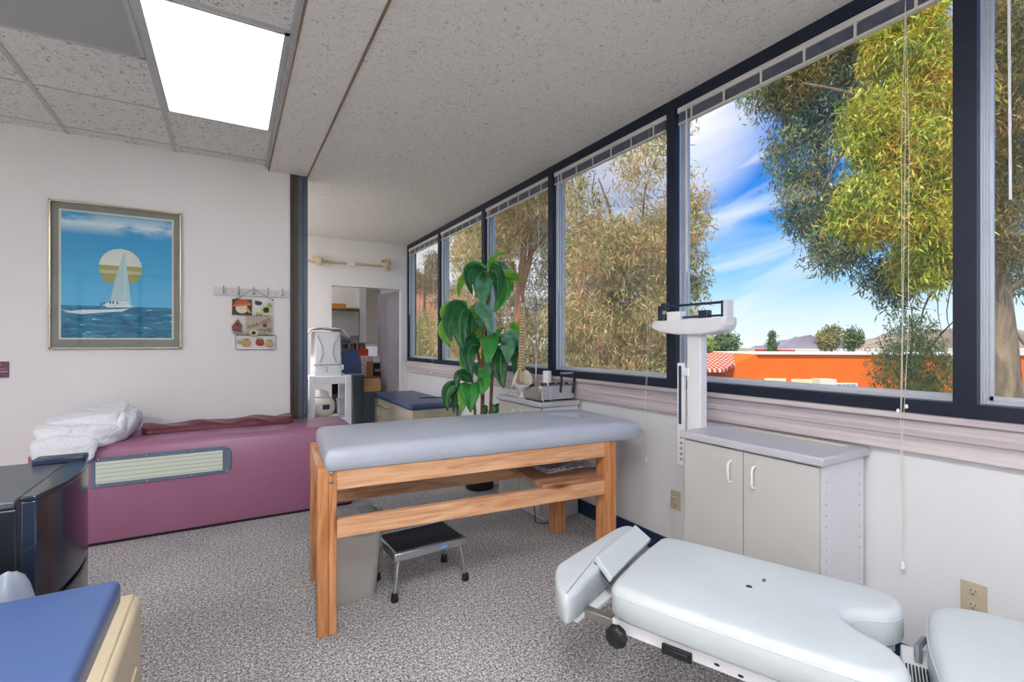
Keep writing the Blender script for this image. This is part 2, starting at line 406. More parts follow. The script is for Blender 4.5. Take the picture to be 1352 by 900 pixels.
# ceiling lights: one real 2x4 ft lay-in fixture, the rest added unseen fill
lampm = emis('lit_diffuser', (1.0, .985, .96, 1), 2.4); lampfill = emis('fill_diffuser', (1.0, .98, .96, 1), 26.0)
LP = [(-.055, 3.06), (-.055, .005), (-.055, -2.435), (-2.495, .62), (-3.10, -1.82)]
LL = ['large lit rectangular ceiling light panel above the massage table', 'added unseen fill light panel overhead behind the viewpoint', 'added unseen fill light panel near the rear wall',
      'added fill light panel over the left side, outside the view', 'added fill light panel in the rear left corner, outside the view']
for k, (x, y) in enumerate(LP):
    t = thing('ceiling_light', LL[k], 'ceiling light', (x, y, ZT-.012), 0, 'lay-in ceiling light panels')
    f = MB()
    for a in ((-.293, -.6, -.272, .6), (.272, -.6, .293, .6), (-.293, -.6, .293, -.585), (-.293, .585, .293, .6)): f.box(a[0], a[1], .0, a[2], a[3], .014)
    f.build('frame', 'tbar', t, smooth=False)
    B(-.272, -.585, .004, .272, .585, .010).build('diffuser', lampfill if k else lampm, t, smooth=False)
t = thing('ceiling_light', 'added fill light panel of the alcove, hidden behind the picture wall', 'ceiling light', (-.88, 4.95+.3, ZC-.012), 0, 'lay-in ceiling light panels')  # added fill lamp in the unseen part of the alcove
B(-.293, -.6, .006, .293, .6, .012).build('frame', 'tbar', t, smooth=False); B(-.272, -.585, 0, .272, .585, .006).build('diffuser', lampfill, t, smooth=False)
# perforated return-air panel
def perf():
    n = N('perforated_metal'); v = n.coords((1, 1, 1)); b = n.n('ShaderNodeTexVoronoi', ins={'Vector': v, 'Scale': 190.0, 'Randomness': 0.0})
    n.bsdf(n.ramp(b.outputs['Distance'], [(.22, lin('606060')), (.34, lin('c4c4c3'))]), .6, .2, .3); return n.m
M['perf'] = perf()
t = thing('ceiling_vent', 'grey perforated metal return air panel in the tile ceiling', 'vent', (-.665, 2.755, ZT-.012))
f = MB()
for a in ((-.293, -.293, -.272, .293), (.272, -.293, .293, .293), (-.293, -.293, .293, -.28), (-.293, .28, .293, .293)): f.box(a[0], a[1], 0, a[2], a[3], .014)
f.build('frame', 'tbar', t, smooth=False); B(-.272, -.28, .005, .272, .28, .009).build('perforated_panel', 'perf', t, smooth=False)

# ------------------------------------------------------------------ window blinds
cordspec = {0: .6, 1: .5, 2: .5, 3: .35, 4: .78, 5: .95}
for i in range(6):
    a0, a1 = MY[i+1]+.04, (MY[i]-.04 if i else YF-.04)
    t = thing('window_blind', 'raised cream mini blind in the ' + BL[i], 'blind', (XW+.015, (a0+a1)/2, 2.50), 0, 'raised mini blinds')
    L = (a1-a0)/2
    B(-.012, -L, .068, .016, L, .098).build('headrail', 'blind', t, bevel=.002)
    s_ = MB()
    for k in range(9): s_.box(-.010, -L+.01, .012+k*.0062, .014, L-.01, .0145+k*.0062)
    s_.build('slat_stack', 'slats', t, smooth=False)
    B(-.012, -L+.006, 0, .014, L-.006, .011).build('bottom_rail', 'blind', t, bevel=.002)
    for k in range(6):
        yy = -L+.1+(2*L-.2)*k/5
        B(-.015, yy-.005, .002, -.010, yy+.005, .075).box(-.013, yy-.009, .06, -.010, yy+.009, .066).build('ladder_tape', 'blind', t, smooth=False)
    # tilt wand at the far end, pull cords at the near end
    wl = .85 if i != 5 else .78
    MB().tube([(-.018, L-.07, .07), (-.02, L-.075, -wl)], .004, 6).build('tilt_wand', 'whiteplastic', t)
    cy = -L+.13; zl = (-1.95 if i == 3 else -2.08 if i == 4 else -1.62)
    if i < 5:
        c = MB(); q = 3 if i == 4 else 2
        for k in range(q):
            y_ = cy+.012*(k-1)
            c.tube([(-.02, cy, .07), (-.022, y_, -.5), (-.028, y_+.006*math.sin(k*2), -1.2), (-.045, cy+.004*k, -1.62), (-.045, cy, zl)], .0010, 5)
        c.build('pull_cord', 'cord', t)
        if i == 4:
            for k in range(2): MB().ball((-.045, cy-.012+k*.026, -1.49-.02*k), (.006, .006, .009), 8, 6).build('cord_stop', 'whiteplastic', t)
        MB().lathe([(.003, 0), (.008, .004), (.007, .02), (.003, .032)], (-.045, cy, zl-.028), 8).build('tassel', 'whiteplastic', t)

# ------------------------------------------------------------------ wooden massage table
MT = thing('massage_table', 'pine wood massage table with a padded grey blue vinyl top', 'massage table', (.316, 2.168, 0), math.radians(-4.9))
LW, LD = .078, .088; TL, TD = 1.56, .625; ZLt = .712
for (x, y) in ((0, 0), (0, TD-LD), (TL-LW, 0), (TL-LW, TD-LD)):
    g = B(x, y, 0, x+LW*.55, y+LD, ZLt).box(x+LW*.55+.0006, y+.0015, 0, x+LW, y+LD, ZLt-.002)
    g.build('leg', 'wood_z', MT, bevel=.003)
B(LW, 0.002, .615, TL-LW, .04, .70).build('side_rail', 'wood_x', MT, bevel=.003)
B(LW, TD-.04, .615, TL-LW, TD-.002, .70).build('side_rail', 'wood_x', MT, bevel=.003)
B(LW, 0.002, .408, TL-LW, .04, .487).build('lower_rail', 'wood_x', MT, bevel=.003)
B(LW, TD-LD-.04, .408, TL-LW, TD-LD-.002, .487).build('lower_rail', 'wood_x', MT, bevel=.003)
B(.003, LD, .60, .04, TD-LD, .70).build('end_rail', 'wood_y', MT, bevel=.003)
B(TL-.04, LD, .60, TL-.003, TD-LD, .70).build('end_rail', 'wood_y', MT, bevel=.003)
for (x, z) in ((LW*.72, .69), (LW*.72, .655), (TL-LW*.45, .69)):
    MB().tube([(x, .002, z), (x, -.004, z)], .008, 10).ball((x, -.004, z), (.0075, .003, .0075), 10, 5).build('bolt', 'steel', MT)
B(1.09, .005, .488, TL-.012, TD-LD-.002, .508).build('lower_shelf', 'wood_shelf', MT, bevel=.003)
# padded top with face hole
def rrect(x0, y0, x1, y1, r, n=6, m=10):
    o = []
    for cx, cy, a in ((x1-r, y0+r, -PI/2), (x1-r, y1-r, 0), (x0+r, y1-r, PI/2), (x0+r, y0+r, PI)):
        for k in range(n+1): o.append((cx+r*math.cos(a+PI/2*k/n), cy+r*math.sin(a+PI/2*k/n)))
    # densify straight runs
    out = []
    for i in range(len(o)):
        p, q = o[i], o[(i+1) % len(o)]; out.append(p)
        d = math.dist(p, q)
        if d > .08:
            kk = int(d/.05)
            for j in range(1, kk): out.append((p[0]+(q[0]-p[0])*j/kk, p[1]+(q[1]-p[1])*j/kk))
    return out
def padded_grid(x0, y0, x1, y1, z0, z1, crown, edge, nx, ny, hole=None, cr=.05):
    """domed pad as a grid top + skirt; hole = (cx,cy,rx,ry) pressed dimple opening"""
    mb = MB(); vs = []; Lx, Ly = (x1-x0)/2, (y1-y0)/2; cx, cy = (x0+x1)/2, (y0+y1)/2
    sm = lambda k, n: math.sin(PI*(k/n-.5))*.35+ (2*k/n-1)*.65
    for j in range(ny+1):
        for i in range(nx+1):
            a, b = sm(i, nx), sm(j, ny)
            x, y = cx+a*Lx, cy+b*Ly
            # round plan corners
            ex, ey = max(0, abs(x-cx)-(Lx-cr)), max(0, abs(y-cy)-(Ly-cr))
            rr = max(ex, ey); hy = math.hypot(ex, ey)
            if hy > 1e-6 and ex > 0 and ey > 0:
                k = rr/hy; x = cx+math.copysign(Lx-cr+ex*k, x-cx); y = cy+math.copysign(Ly-cr+ey*k, y-cy)
            e = min(1, (cr*0+min(Lx-abs(a)*Lx, Ly-abs(b)*Ly))/edge)
            z = z1 - edge*.75*(1-math.sqrt(max(0, 1-(1-e)**2))) + crown*(1-a*a)*(1-b*b)
            if hole:
                d = math.hypot((x-hole[0])/hole[2], (y-hole[1])/hole[3])
                if d < 1.7: z -= .014*(.5+.5*math.cos(PI*min(1, max(0, (d-.75)/.95))))
                if d < .8: z -= .10
            vs.append((x, y, z))
    q = nx+1; fs = [(j*q+i, j*q+i+1, (j+1)*q+i+1, (j+1)*q+i) for j in range(ny) for i in range(nx)]
    mb.add(vs, fs)
    ring = [i for i in range(nx+1)] + [j*q+nx for j in range(1, ny+1)] + [ny*q+i for i in range(nx-1, -1, -1)] + [j*q for j in range(ny-1, 0, -1)]
    rv = [vs[k] for k in ring]; n = len(ring)
    low = [(p[0], p[1], z0+.012) for p in rv]; low2 = [(p[0]+(cx-p[0])*.01, p[1]+(cy-p[1])*.02, z0) for p in rv]
    mid = [(p[0]+(p[0]-cx)/Lx*.004, p[1]+(p[1]-cy)/Ly*.004, (z0+z1)/2-.01) for p in rv]
    b = len(mb.v); mb.v += mid+low+low2
    fs = []
    for k in range(n):
        k2 = (k+1) % n
        fs += [(ring[k2], ring[k], b+k, b+k2), (b+k2, b+k, b+n+k, b+n+k2), (b+n+k2, b+n+k, b+2*n+k, b+2*n+k2)]
    fs.append(tuple(b+2*n+k for k in range(n)))
    mb.f += fs; mb.mi += [0]*len(fs)
    return mb
padded_grid(.03, -.012, 1.73, TD+.015, .702, .795, .032, .045, 120, 60, hole=(1.44, .325, .10, .065), cr=.02).build('padded_top', 'vinyl_grey', MT, ang=60)
# magazines on the shelf
mag = [((1.22, .18), 8, 'magazine with pale cover, undermost of the pile on the low shelf', 'bcb6bd'), ((1.26, .20), -6, 'magazine with grey green cover, middle of the pile on the low shelf', '7f9491'), ((1.22, .17), 18, 'magazine with blue white cover, topmost of the pile on the low shelf', 'a9b3cf')]
R5 = Matrix.Translation((.316, 2.168, 0)) @ Matrix.Rotation(math.radians(-4.9), 4, 'Z')
for k, ((x, y), a, lb, c) in enumerate(mag):
    n = N('cover_%d' % k); vv = n.coords(); no = n.noise(vv, 16, 2, .5, 1)
    n.bsdf(n.ramp(no, [(.4, lin(c)), (.47, lin('d9d6d8')), (.56, lin('8a86a0')), (.62, lin('e2dcd8'))], 'CONSTANT'), .3); M['cover%d' % k] = n.m
    T = R5 @ Matrix.Translation((x, y, .5085+k*.0085)) @ Matrix.Rotation(math.radians(a), 4, 'Z')
    MB().box(0, 0, 0, .28, .21, .0035, T=T).mat(1).box(.002, .002, .0035, .278, .208, .008, T=T).build('magazine', ['cover%d' % k, 'cover%d' % k], smooth=False)
    tag(bpy.data.objects[-1] if False else COL.objects[-1], lb, 'magazine', 'magazines under the massage table')

# ------------------------------------------------------------------ wastebasket, step stool
t = thing('wastebasket', 'tall beige grey plastic wastebasket behind the left legs of the massage table', 'wastebasket', (.515, 2.475, 0))
def rr_ring(w, d, r, n=5): return [(p[0], p[1]) for p in rrect(-w/2, -d/2, w/2, d/2, r, n)][:]
def loft(secs, n=5):
    mb = MB(); rings = []
    for (w, d, r, z) in secs:
        o = []
        for cx, cy, a in ((w/2-r, -d/2+r, -PI/2), (w/2-r, d/2-r, 0), (-w/2+r, d/2-r, PI/2), (-w/2+r, -d/2+r, PI)):
            for k in range(n+1): o.append((cx+r*math.cos(a+PI/2*k/n), cy+r*math.sin(a+PI/2*k/n), z))
        rings.append(o)
    k = len(rings[0]); vs = sum(rings, [])
    fs = [(i*k+j, i*k+(j+1) % k, (i+1)*k+(j+1) % k, (i+1)*k+j) for i in range(len(rings)-1) for j in range(k)]
    fs += [tuple(range(k-1, -1, -1)), tuple((len(rings)-1)*k+j for j in range(k))]
    mb.add(vs, fs); return mb
loft([(.20, .17, .03, 0), (.215, .185, .035, .01), (.285, .25, .05, .36), (.30, .262, .055, .362), (.30, .262, .055, .385), (.285, .247, .05, .387), (.28, .243, .048, .36), (.21, .18, .03, .02)]).build('bin', 'binplastic', t, ang=50)
g = MB(); n_ = 40; vs = []
for j, (sc, z) in enumerate(((.90, .20), (.96, .30), (1.02, .375), (1.05, .405), (1.07, .36), (1.09, .33))):
    for k in range(n_):
        a = 2*PI*k/n_; w = 1+.03*math.sin(7*a+j)+.02*math.sin(13*a+2*j)
        e = .6; cx_ = math.copysign(abs(math.cos(a))**e, math.cos(a)); cy_ = math.copysign(abs(math.sin(a))**e, math.sin(a))
        vs.append((.137*sc*w*cx_, .118*sc*w*cy_, z+.012*math.sin(5*a+j)))
g.add(vs, [(i*n_+k, i*n_+(k+1) % n_, (i+1)*n_+(k+1) % n_, (i+1)*n_+k) for i in range(5) for k in range(n_)])
g.ball((-.02, 0, .33), (.10, .08, .05), 24, 14, wob=.18, seed=4)
g.build('liner_bag', 'plastic_clear', t, ang=30)
t = thing('step_stool', 'low chrome step stool with a black ribbed top under the massage table', 'stool', (.868, 2.43, 0), math.radians(3))
TH = .235
MB().box(-.195, -.14, TH-.045, .195, .14, TH-.004).build('top_frame', 'chrome', t, bevel=.006)
B(-.178, -.122, TH-.006, .178, .122, TH).build('tread', 'rubber', t, bevel=.002)
for sx in (-1, 1):
    for sy in (-1, 1):
        l = MB().tube([(sx*.165, sy*.11, TH-.03), (sx*.175, sy*.118, .16), (sx*.192, sy*.13, .02)], .011, 10).build('leg', 'chrome', t)
        MB().lathe([(.018, 0), (.02, .006), (.017, .03), (.013, .042)], (sx*.192, sy*.13, 0), 12).build('rubber_foot', 'black', l)
MB().lathe([(.024, 0), (.024, .002)], (0, 0, 0), 16, T=Matrix.Translation((.06, -.1405, TH-.025)) @ Matrix.Rotation(PI/2, 4, 'X') @ Matrix.Diagonal((1, .45, 1, 1))).build('label_sticker', plain('sticker_blue', '6fa9cf'), t)

# ------------------------------------------------------------------ burgundy roller table
BX0, BX1, BY0, BY1 = -1.02, .83, 3.83, 4.405
t = thing('roller_table', 'long burgundy vinyl covered massage bench along the picture wall', 'massage bench', ((BX0+BX1)/2, (BY0+BY1)/2, 0))
hx, hy = (BX1-BX0)/2, (BY1-BY0)/2
g = padded_grid(-hx, -hy, hx, hy, .02, .615, .015, .05, 70, 26, cr=.02); g.build('body', 'vinyl_burg', t, ang=60)
B(-hx+.02, -hy+.015, 0, hx-.02, hy-.015, .03).build('plinth', 'black', t)
X0 = (BX0+BX1)/2
pz0, pz1 = .36, .545; pa, pb = -.735-X0, .004-X0
o = [(pa, pz0), (pb-.05, pz0)] + [(pb-.05+.05*math.sin(a*PI/16), pz0+.05-.05*math.cos(a*PI/16)) for a in range(1, 8)] + [(pb, pz0+.06), (pb, pz1-.06)] + [(pb-.05+.05*math.cos(a*PI/16), pz1-.05+.05*math.sin(a*PI/16)) for a in range(1, 8)] + [(pb-.05, pz1), (pa, pz1)]
yp = -hy-.003
pl = MB().prism([(x, yp, z) for x, z in o], (0, -.010, 0)).build('control_panel', plain('panel_slate', '66738a', .45), t, bevel=.002, smooth=False)
def ruled():
    n = N('ruled_strip'); v = n.coords(); sp = n.n('ShaderNodeSeparateXYZ', ins={0: v}); m = n.math('FRACT', n.math('MULTIPLY', sp.outputs[2], 1/.0262))
    n.bsdf(n.ramp(m, [(0, lin('6d7a78')), (.07, lin('6d7a78')), (.10, lin('ced6c6')), (1, lin('d3dacb'))]), .45); return n.m
MB().box(-.711-X0, yp-.013, .385, -.047-X0, yp-.009, .518).build('ruled_strip', ruled(), pl, smooth=False)
for k, xx in enumerate((-.70, -.46, -.22, -.02)):
    for zz in (.373, .532):
        MB().ball((xx-X0, yp-.0115, zz), (.006, .004, .006), 10, 6).build('screw', 'chrome', pl)
# folded maroon cover lying on it
g = MB(); vs = []; nx_, ny_ = 60, 14
for layer, (zo, sc) in enumerate(((0, 1), )):
    for j in range(ny_+1):
        for i in range(nx_+1):
            a = i/nx_; b = 2*j/ny_-1
            x = -.525+a*.945; yc = 4.17+.06*a; wd = .15*(.9+.12*math.sin(3+5*a))*(1 if .03 < a < .97 else .8)
            z = .640+ .045*max(0, 1-b*b)**.4*(.6+.4*math.sin(9*a+1.5)**2) + .006*math.sin(24*a+4*b)
            z = z if abs(b) < .99 else .632
            vs.append((x, yc+b*wd, z))
q = nx_+1
fs = [(j*q+i, j*q+i+1, (j+1)*q+i+1, (j+1)*q+i) for j in range(ny_) for i in range(nx_)]
g.add(vs, fs); nb = len(g.v); ring = [i for i in range(q)]+[j*q+nx_ for j in range(1, ny_+1)]+[ny_*q+i for i in range(nx_-1, -1, -1)]+[j*q for j in range(ny_-1, 0, -1)]
g.v += [(g.v[k][0], g.v[k][1], .6325) for k in ring]; L_ = len(ring)
g.f += [(ring[(k+1) % L_], ring[k], nb+k, nb+(k+1) % L_) for k in range(L_)]+[tuple(nb+k for k in range(L_))]; g.mi += [0]*(L_+1)
tag(g.build('folded_cover', 'vinyl_maroon', ang=70), 'crumpled dark maroon vinyl cover lying on the burgundy bench', 'cover')
# pillow
t = thing('pillow', 'white pillow folded over on the left end of the burgundy bench', 'pillow', (-.80, 4.05, .635))
def puff(c, r, seed, rot=None, e=.55, wob=.05):
    mb = MB(); T = Matrix.Translation(c) @ (rot if rot is not None else Matrix.Identity(4))
    return mb.ball((0, 0, 0), r, 56, 34, e=e, wob=wob, seed=seed, T=T)
puff((0, -.03, .05), (.222, .22, .08), 2, Matrix.Rotation(.06, 4, 'Y')).build('lower_fold', 'cloth', t, ang=80)
puff((.015, .0, .135), (.20, .19, .055), 5, Matrix.Rotation(-.10, 4, 'Y') @ Matrix.Rotation(.12, 4, 'X')).build('upper_fold', 'cloth', t, ang=80)
puff((.19, .02, .085), (.075, .19, .10), 8, Matrix.Rotation(.35, 4, 'Y'), .7, .06).build('side_bulge', 'cloth', t, ang=80)
puff((-.05, -.25, -.02), (.15, .05, .085), 11, None, .7, .06).build('pillowcase_flap', 'cloth', t, ang=80)

# ------------------------------------------------------------------ mini fridge
FX, FY0, FY1, FZ = -.395, 1.68, 2.185, .85
t = thing('mini_fridge', 'black compact fridge with a glossy curved door standing by the burgundy bench', 'fridge', (FX-.26, (FY0+FY1)/2, 0))
w = (FY1-FY0)/2
B(-.25, -w, .03, .19, w, FZ-.02).build('cabinet', plain('fridge_side', '10131b', .35, 0, .5), t, bevel=.006)
B(-.25, -w, FZ-.02, .185, w, FZ).build('top_panel', 'fridge_top', t, bevel=.005)
def bowed(z0, z1, d0=.195, bow=.035, wy=w):
    pts = [(d0, -wy), (d0, wy)]; m = 12
    arc = [(d0+.03+bow*(1-(2*k/m-1)**2), wy-2*wy*k/m) for k in range(m+1)]
    pts = [(d0, -wy)] + arc[::-1] + [(d0, wy)]
    return MB().prism([(x, y, z0) for x, y in pts], (0, 0, z1-z0))
d = bowed(.565, FZ-.004).build('freezer_door', 'fridge', t, bevel=.004, ang=30)
bowed(.05, .548).build('lower_door', 'fridge', t, bevel=.004, ang=30)
bowed(.548, .565, .195, .020, w-.004).build('door_gap_seal', 'black', t)
bowed(FZ-.004, FZ+.008, .195, .034).build('door_cap', 'fridge', d, bevel=.003)
B(.187, -w+.003, .05, .195, w-.003, FZ-.006).build('gasket', 'black', t)
B(.10, .19, FZ, .23, w+.0, FZ+.02).build('hinge_cover', 'navyplastic', t, bevel=.004)
B(.03, -.21, FZ, .10, -.10, FZ+.0012).build('label_sticker', 'paper', t, smooth=False)
B(.243, -.155, .60, .2460, -.115, .67, T=Matrix.Rotation(0, 4, 'Z')).build('label_sticker', 'paper', t, smooth=False)
for (x, y) in ((-.2, -.2), (-.2, .2), (.14, -.2), (.14, .2)): MB().cyl((x, y, 0), (x, y, .035), .018, 12).build('foot', 'black', t)

# grey plastic bag between fridge and padded table
t = MB().ball((0, 0, 0), (.085, .045, .344), 26, 22, e=.8, wob=.05, seed=3, T=Matrix.Translation((-.475, 1.60, .352))).build('plastic_bag', plain('bag_grey', '8b93a3', .25, 0, .6), ang=60)
tag(t, 'crumpled pale grey plastic bag wedged between the fridge and blue padded table', 'bag')

# ------------------------------------------------------------------ blue padded table lower left
t = thing('padded_therapy_table', 'cream bodied therapy table with a blue vinyl cushion in the near left corner', 'therapy table', (-.60, .98, 0))
B(-.42, -.52, 0, .408, .535, .625).build('body', 'cream', t, bevel=.02, seg=3)
B(-.40, -.50, .618, .395, .52, .630).build('top_rim', 'cream', t, bevel=.004)
MB().cushion(rrect(-.40, -.50, .372, .505, .018), .622, .68, .014, .004).build('cushion', 'vinyl_blue', t, ang=50)
B(.408, -.42, .08, .414, .42, .5).build('side_panel', 'cream', t, bevel=.003)

# ------------------------------------------------------------------ drop table (chiropractic)
ang = math.radians(-67.5); O = (1.025, 1.125)
CT = thing('chiropractic_table', 'low pale grey vinyl chiropractic table with sections and tilted headrest', 'chiropractic table', (O[0], O[1], 0), ang)
# local: +x along the table to the lower right, +y towards the window wall
def smoothloop(pts, it=2):
    for _ in range(it):
        o = []
        for i in range(len(pts)):
            p, q = pts[i], pts[(i+1) % len(pts)]
            o += [(.75*p[0]+.25*q[0], .75*p[1]+.25*q[1]), (.25*p[0]+.75*q[0], .25*p[1]+.75*q[1])]
        pts = o
    return pts
def piped(ol, z0, z1, r, name, pz):
    o = MB().cushion(ol, z0, z1, r, 0, rb=.015).build(name, 'vinyl_pale', CT, ang=60)
    MB().tube([(p[0], p[1], pz) for p in ol]+[(ol[0][0], ol[0][1], pz)], .0016, 6, caps=False).build('piping', 'vinyl_pale', o)
    return o
ol = [(-.022, .08), (-.015, -.008), (.07, -.024), (.3, -.028), (.55, -.028), (.67, -.02), (.712, .03), (.705, .10), (.668, .15), (.61, .175), (.578, .225), (.61, .275), (.668, .30), (.705, .345), (.712, .425), (.67, .475), (.5, .48), (.25, .483), (.06, .483), (-.018, .468), (-.024, .38), (-.028, .25)]
piped(smoothloop(ol, 2), .400, .503, .028, 'chest_cushion', .478)
ol = [(.757, .12), (.765, .03), (.83, -.02), (.95, -.03), (1.2, -.03), (1.55, -.03), (1.63, 0), (1.64, .08), (1.64, .37), (1.63, .45), (1.55, .475), (1.2, .48), (.95, .48), (.83, .47), (.765, .42), (.755, .33), (.75, .22)]
piped(smoothloop(ol, 2), .402, .512, .030, 'pelvic_cushion', .486)
B(-.01, .005, .355, .69, .035, .392).build('side_rail', 'white', CT, bevel=.003)
B(-.01, .40, .355, .69, .43, .392).build('side_rail', 'white', CT, bevel=.003)
B(.0, .03, .375, .68, .405, .400).build('cushion_board', 'white', CT)
B(.78, .0, .375, 1.6, .45, .400).build('cushion_board', 'white', CT)
B(-.20, .03, .345, 0.0, .06, .372).build('head_bar', 'steel', CT, bevel=.002)
B(-.20, .38, .345, 0.0, .41, .372).build('head_bar', 'steel', CT, bevel=.002)
B(.50, .20, 0, 1.45, .38, .30).build('base', 'white', CT, bevel=.01)
B(.15, .16, .30, 1.5, .38, .36).build('chassis', 'white', CT, bevel=.005)
B(.70, .11, .33, .76, .36, .405).build('joint_bracket', 'white', CT, bevel=.004)
g = MB()
for k in range(9): g.box(.70+k*.007, .14, .405, .7035+k*.007, .25, .412)
g.build('ribbed_pad', 'rubber', CT, smooth=False)
MB().tube([(.735, .28, .405), (.735, .30, .44), (.75, .34, .445)], .009, 8).build('release_lever', 'chrome', CT)
# knob
T = Matrix.Translation((.02, -.028, .362)) @ Matrix.Rotation(PI/2, 4, 'X')
prof = []; n_ = 36; vs = []
for (rr, zz) in ((.0, .016), (.026, .016), (.032, .010), (.033, -.006), (.028, -.014), (.0, -.014)):
    for k in range(n_):
        a = 2*PI*k/n_; r_ = rr*(1+(.06 if rr > .03 else 0)*math.cos(9*a)); vs.append(T @ Vector((r_*math.cos(a), r_*math.sin(a), zz)))
kn = MB().add(vs, [(i*n_+k, i*n_+(k+1) % n_, (i+1)*n_+(k+1) % n_, (i+1)*n_+k) for i in range(5) for k in range(n_)]).build('clamp_knob', 'black', CT, ang=45)
MB().cyl((.02, -.015, .362), (.02, .01, .365), .008, 10).build('shaft', 'steel', kn)
B(.15, -.006, .35, .235, .006, .378).box(.16, -.010, .356, .225, -.005, .372).build('latch', 'black', CT, bevel=.002)
# scuffs on the near rail
g = MB()
for (a, zz) in ((.30, .372), (.36, .366), (.43, .375)): g.ball((a, .0045, zz), (.008, .0008, .004), 8, 5)
g.build('scuff_marks', 'black', CT)
# worn spots on the vinyl
MB().ball((.335, .235, .5035), (.008, .009, .0012), 9, 5, wob=.3).build('worn_spot', plain('wear_dark', '2c2f36', .8), CT, label='small dark puncture in the vinyl')
MB().ball((.365, .305, .5035), (.005, .014, .0012), 9, 5, wob=.3).build('worn_spot', plain('wear_grey', '6c7480', .8), CT, label='thin grey scratch in the vinyl')
# headrest: thick curved pad with a scooped face side, and a tilted thin pad over it
inv = WM[CT.name].inverted()
def loc(u, v, z): return inv @ P(u, v, z=z)
hp = [(733, 746), (744, 738), (770, 722), (795, 707), (815, 695), (828, 692), (842, 696), (848, 706), (832, 722), (810, 738), (792, 750), (776, 765), (760, 783), (744, 788), (733, 770)]
ol = [loc(u, v, .455)[:2] for u, v in hp]
area = sum(ol[i][0]*ol[(i+1) % len(ol)][1]-ol[(i+1) % len(ol)][0]*ol[i][1] for i in range(len(ol)))
if area < 0: ol = ol[::-1]
MB().cushion(smoothloop(ol, 2), .362, .456, .016, 0, rb=.008).build('headrest', 'vinyl_pale', CT, ang=70)
q = [loc(787, 734, .487), loc(808, 763, .452), loc(860, 711, .452), loc(839, 692, .487)]
nn = (q[1]-q[0]).cross(q[3]-q[0]).normalized(); nn = nn if nn.z < 0 else -nn
fp = MB().prism([p+nn*.0 for p in q], nn*.022).build('face_pad', 'vinyl_pale', CT, bevel=.004)
MB().prism([p+nn*.0225 + (sum((q), Vector())/4-p)*.04 for p in q], nn*.010).build('pad_backing', 'navyplastic', fp)
c = loc(735, 780, .39)
B(-.20, -.015, .345, -.12, .07, .362).build('head_plate', 'white', CT, bevel=.003)
B(-.20, .05, .345, -.10, .40, .36).build('head_plate', 'white', CT, bevel=.003)
B(-.05, .10, .36, .0, .20, .39).build('head_bracket', 'white', CT, bevel=.003)
MB().tube([(-.12, .36, .36), (-.12, .36, .43)], .012, 10).build('tilt_post', 'steel', CT)

# ------------------------------------------------------------------ white cabinets along the window wall
def cabinet(y0, y1, label, handles=True):
    Lc = y1-y0; t = thing('low_cabinet', label, 'cabinet', (2.03, (y0+y1)/2, 0)); h = Lc/2
    x0, x1 = -.145, .165; zt = .795
    B(x0, -h+.01, .03, x1, -h+.028, zt).build('side_panel', 'side', t, smooth=False)
    B(x0, h-.028, .03, x1, h-.01, zt).build('side_panel', 'side', t, smooth=False)
    B(x0, -h+.028, .03, x1, h-.028, .05).build('bottom_panel', 'side', t, smooth=False)
    B(x1-.012, -h+.028, .05, x1, h-.028, zt).build('back_panel', 'side', t, smooth=False)
    B(x0+.01, -h+.01, 0, x1, h-.01, .03).build('plinth', 'side', t, smooth=False)
    B(-.178, -h-.01, zt, x1+.008, h+.01, zt+.035).build('countertop', 'counter', t, bevel=.008, seg=3)
    for s in (-1, 1):
        a, b = (-h+.012, -.002) if s < 0 else (.002, h-.012)
        d = B(x0-.018, a, .035, x0-.002, b, zt-.006).build('door', 'offwhite', t, bevel=.0015)
        hy_ = s*.055
        MB().tube([(x0-.018, hy_, .74), (x0-.034, hy_, .737), (x0-.042, hy_, .725), (x0-.042, hy_, .665), (x0-.034, hy_, .652), (x0-.018, hy_, .65)], .0048, 8).build('handle', 'whiteplastic', d)
    # shelf-pin holes on the near side
    g = MB()
    for k in range(16):
        z = .10+k*.042
        for xx in (x0+.03, x1-.035): g.cyl((xx, -h+.0105, z), (xx, -h+.0090, z), .0022, 6)
    g.build('pin_holes', 'slot', t, smooth=False)
    return t
cabinet(.945, 1.575, 'low white two-door cabinet with grey counter beside the weighing scale')
cabinet(2.785, 3.41, 'low white cabinet beyond the massage table, carrying the spine model')
# pale strip along the back of the near counter
tag(B(2.14, 1.0, .8305, 2.165, 1.5, .8335).build('wood_strip', plain('pale_strip', 'e6dcc8', .5), smooth=False), 'narrow cream strip lying along the back of the near cabinet counter', 'strip')

# ------------------------------------------------------------------ physician scale
SX = 2.0
t = thing('weighing_scale', 'tall white physician beam scale behind the near white cabinet', 'scale', (SX, 1.66, 0))
B(-.10, -.075, .02, .17, .09, .07).build('platform', 'white', t, bevel=.008)
for y in (-.05, .06): MB().cyl((-.06, y-.008, .012), (-.06, y+.008, .012), .012, 10).build('wheel', 'black', t)
B(0, -.082, .07, .05, 0, 1.29).build('column', 'white', t, bevel=.004)
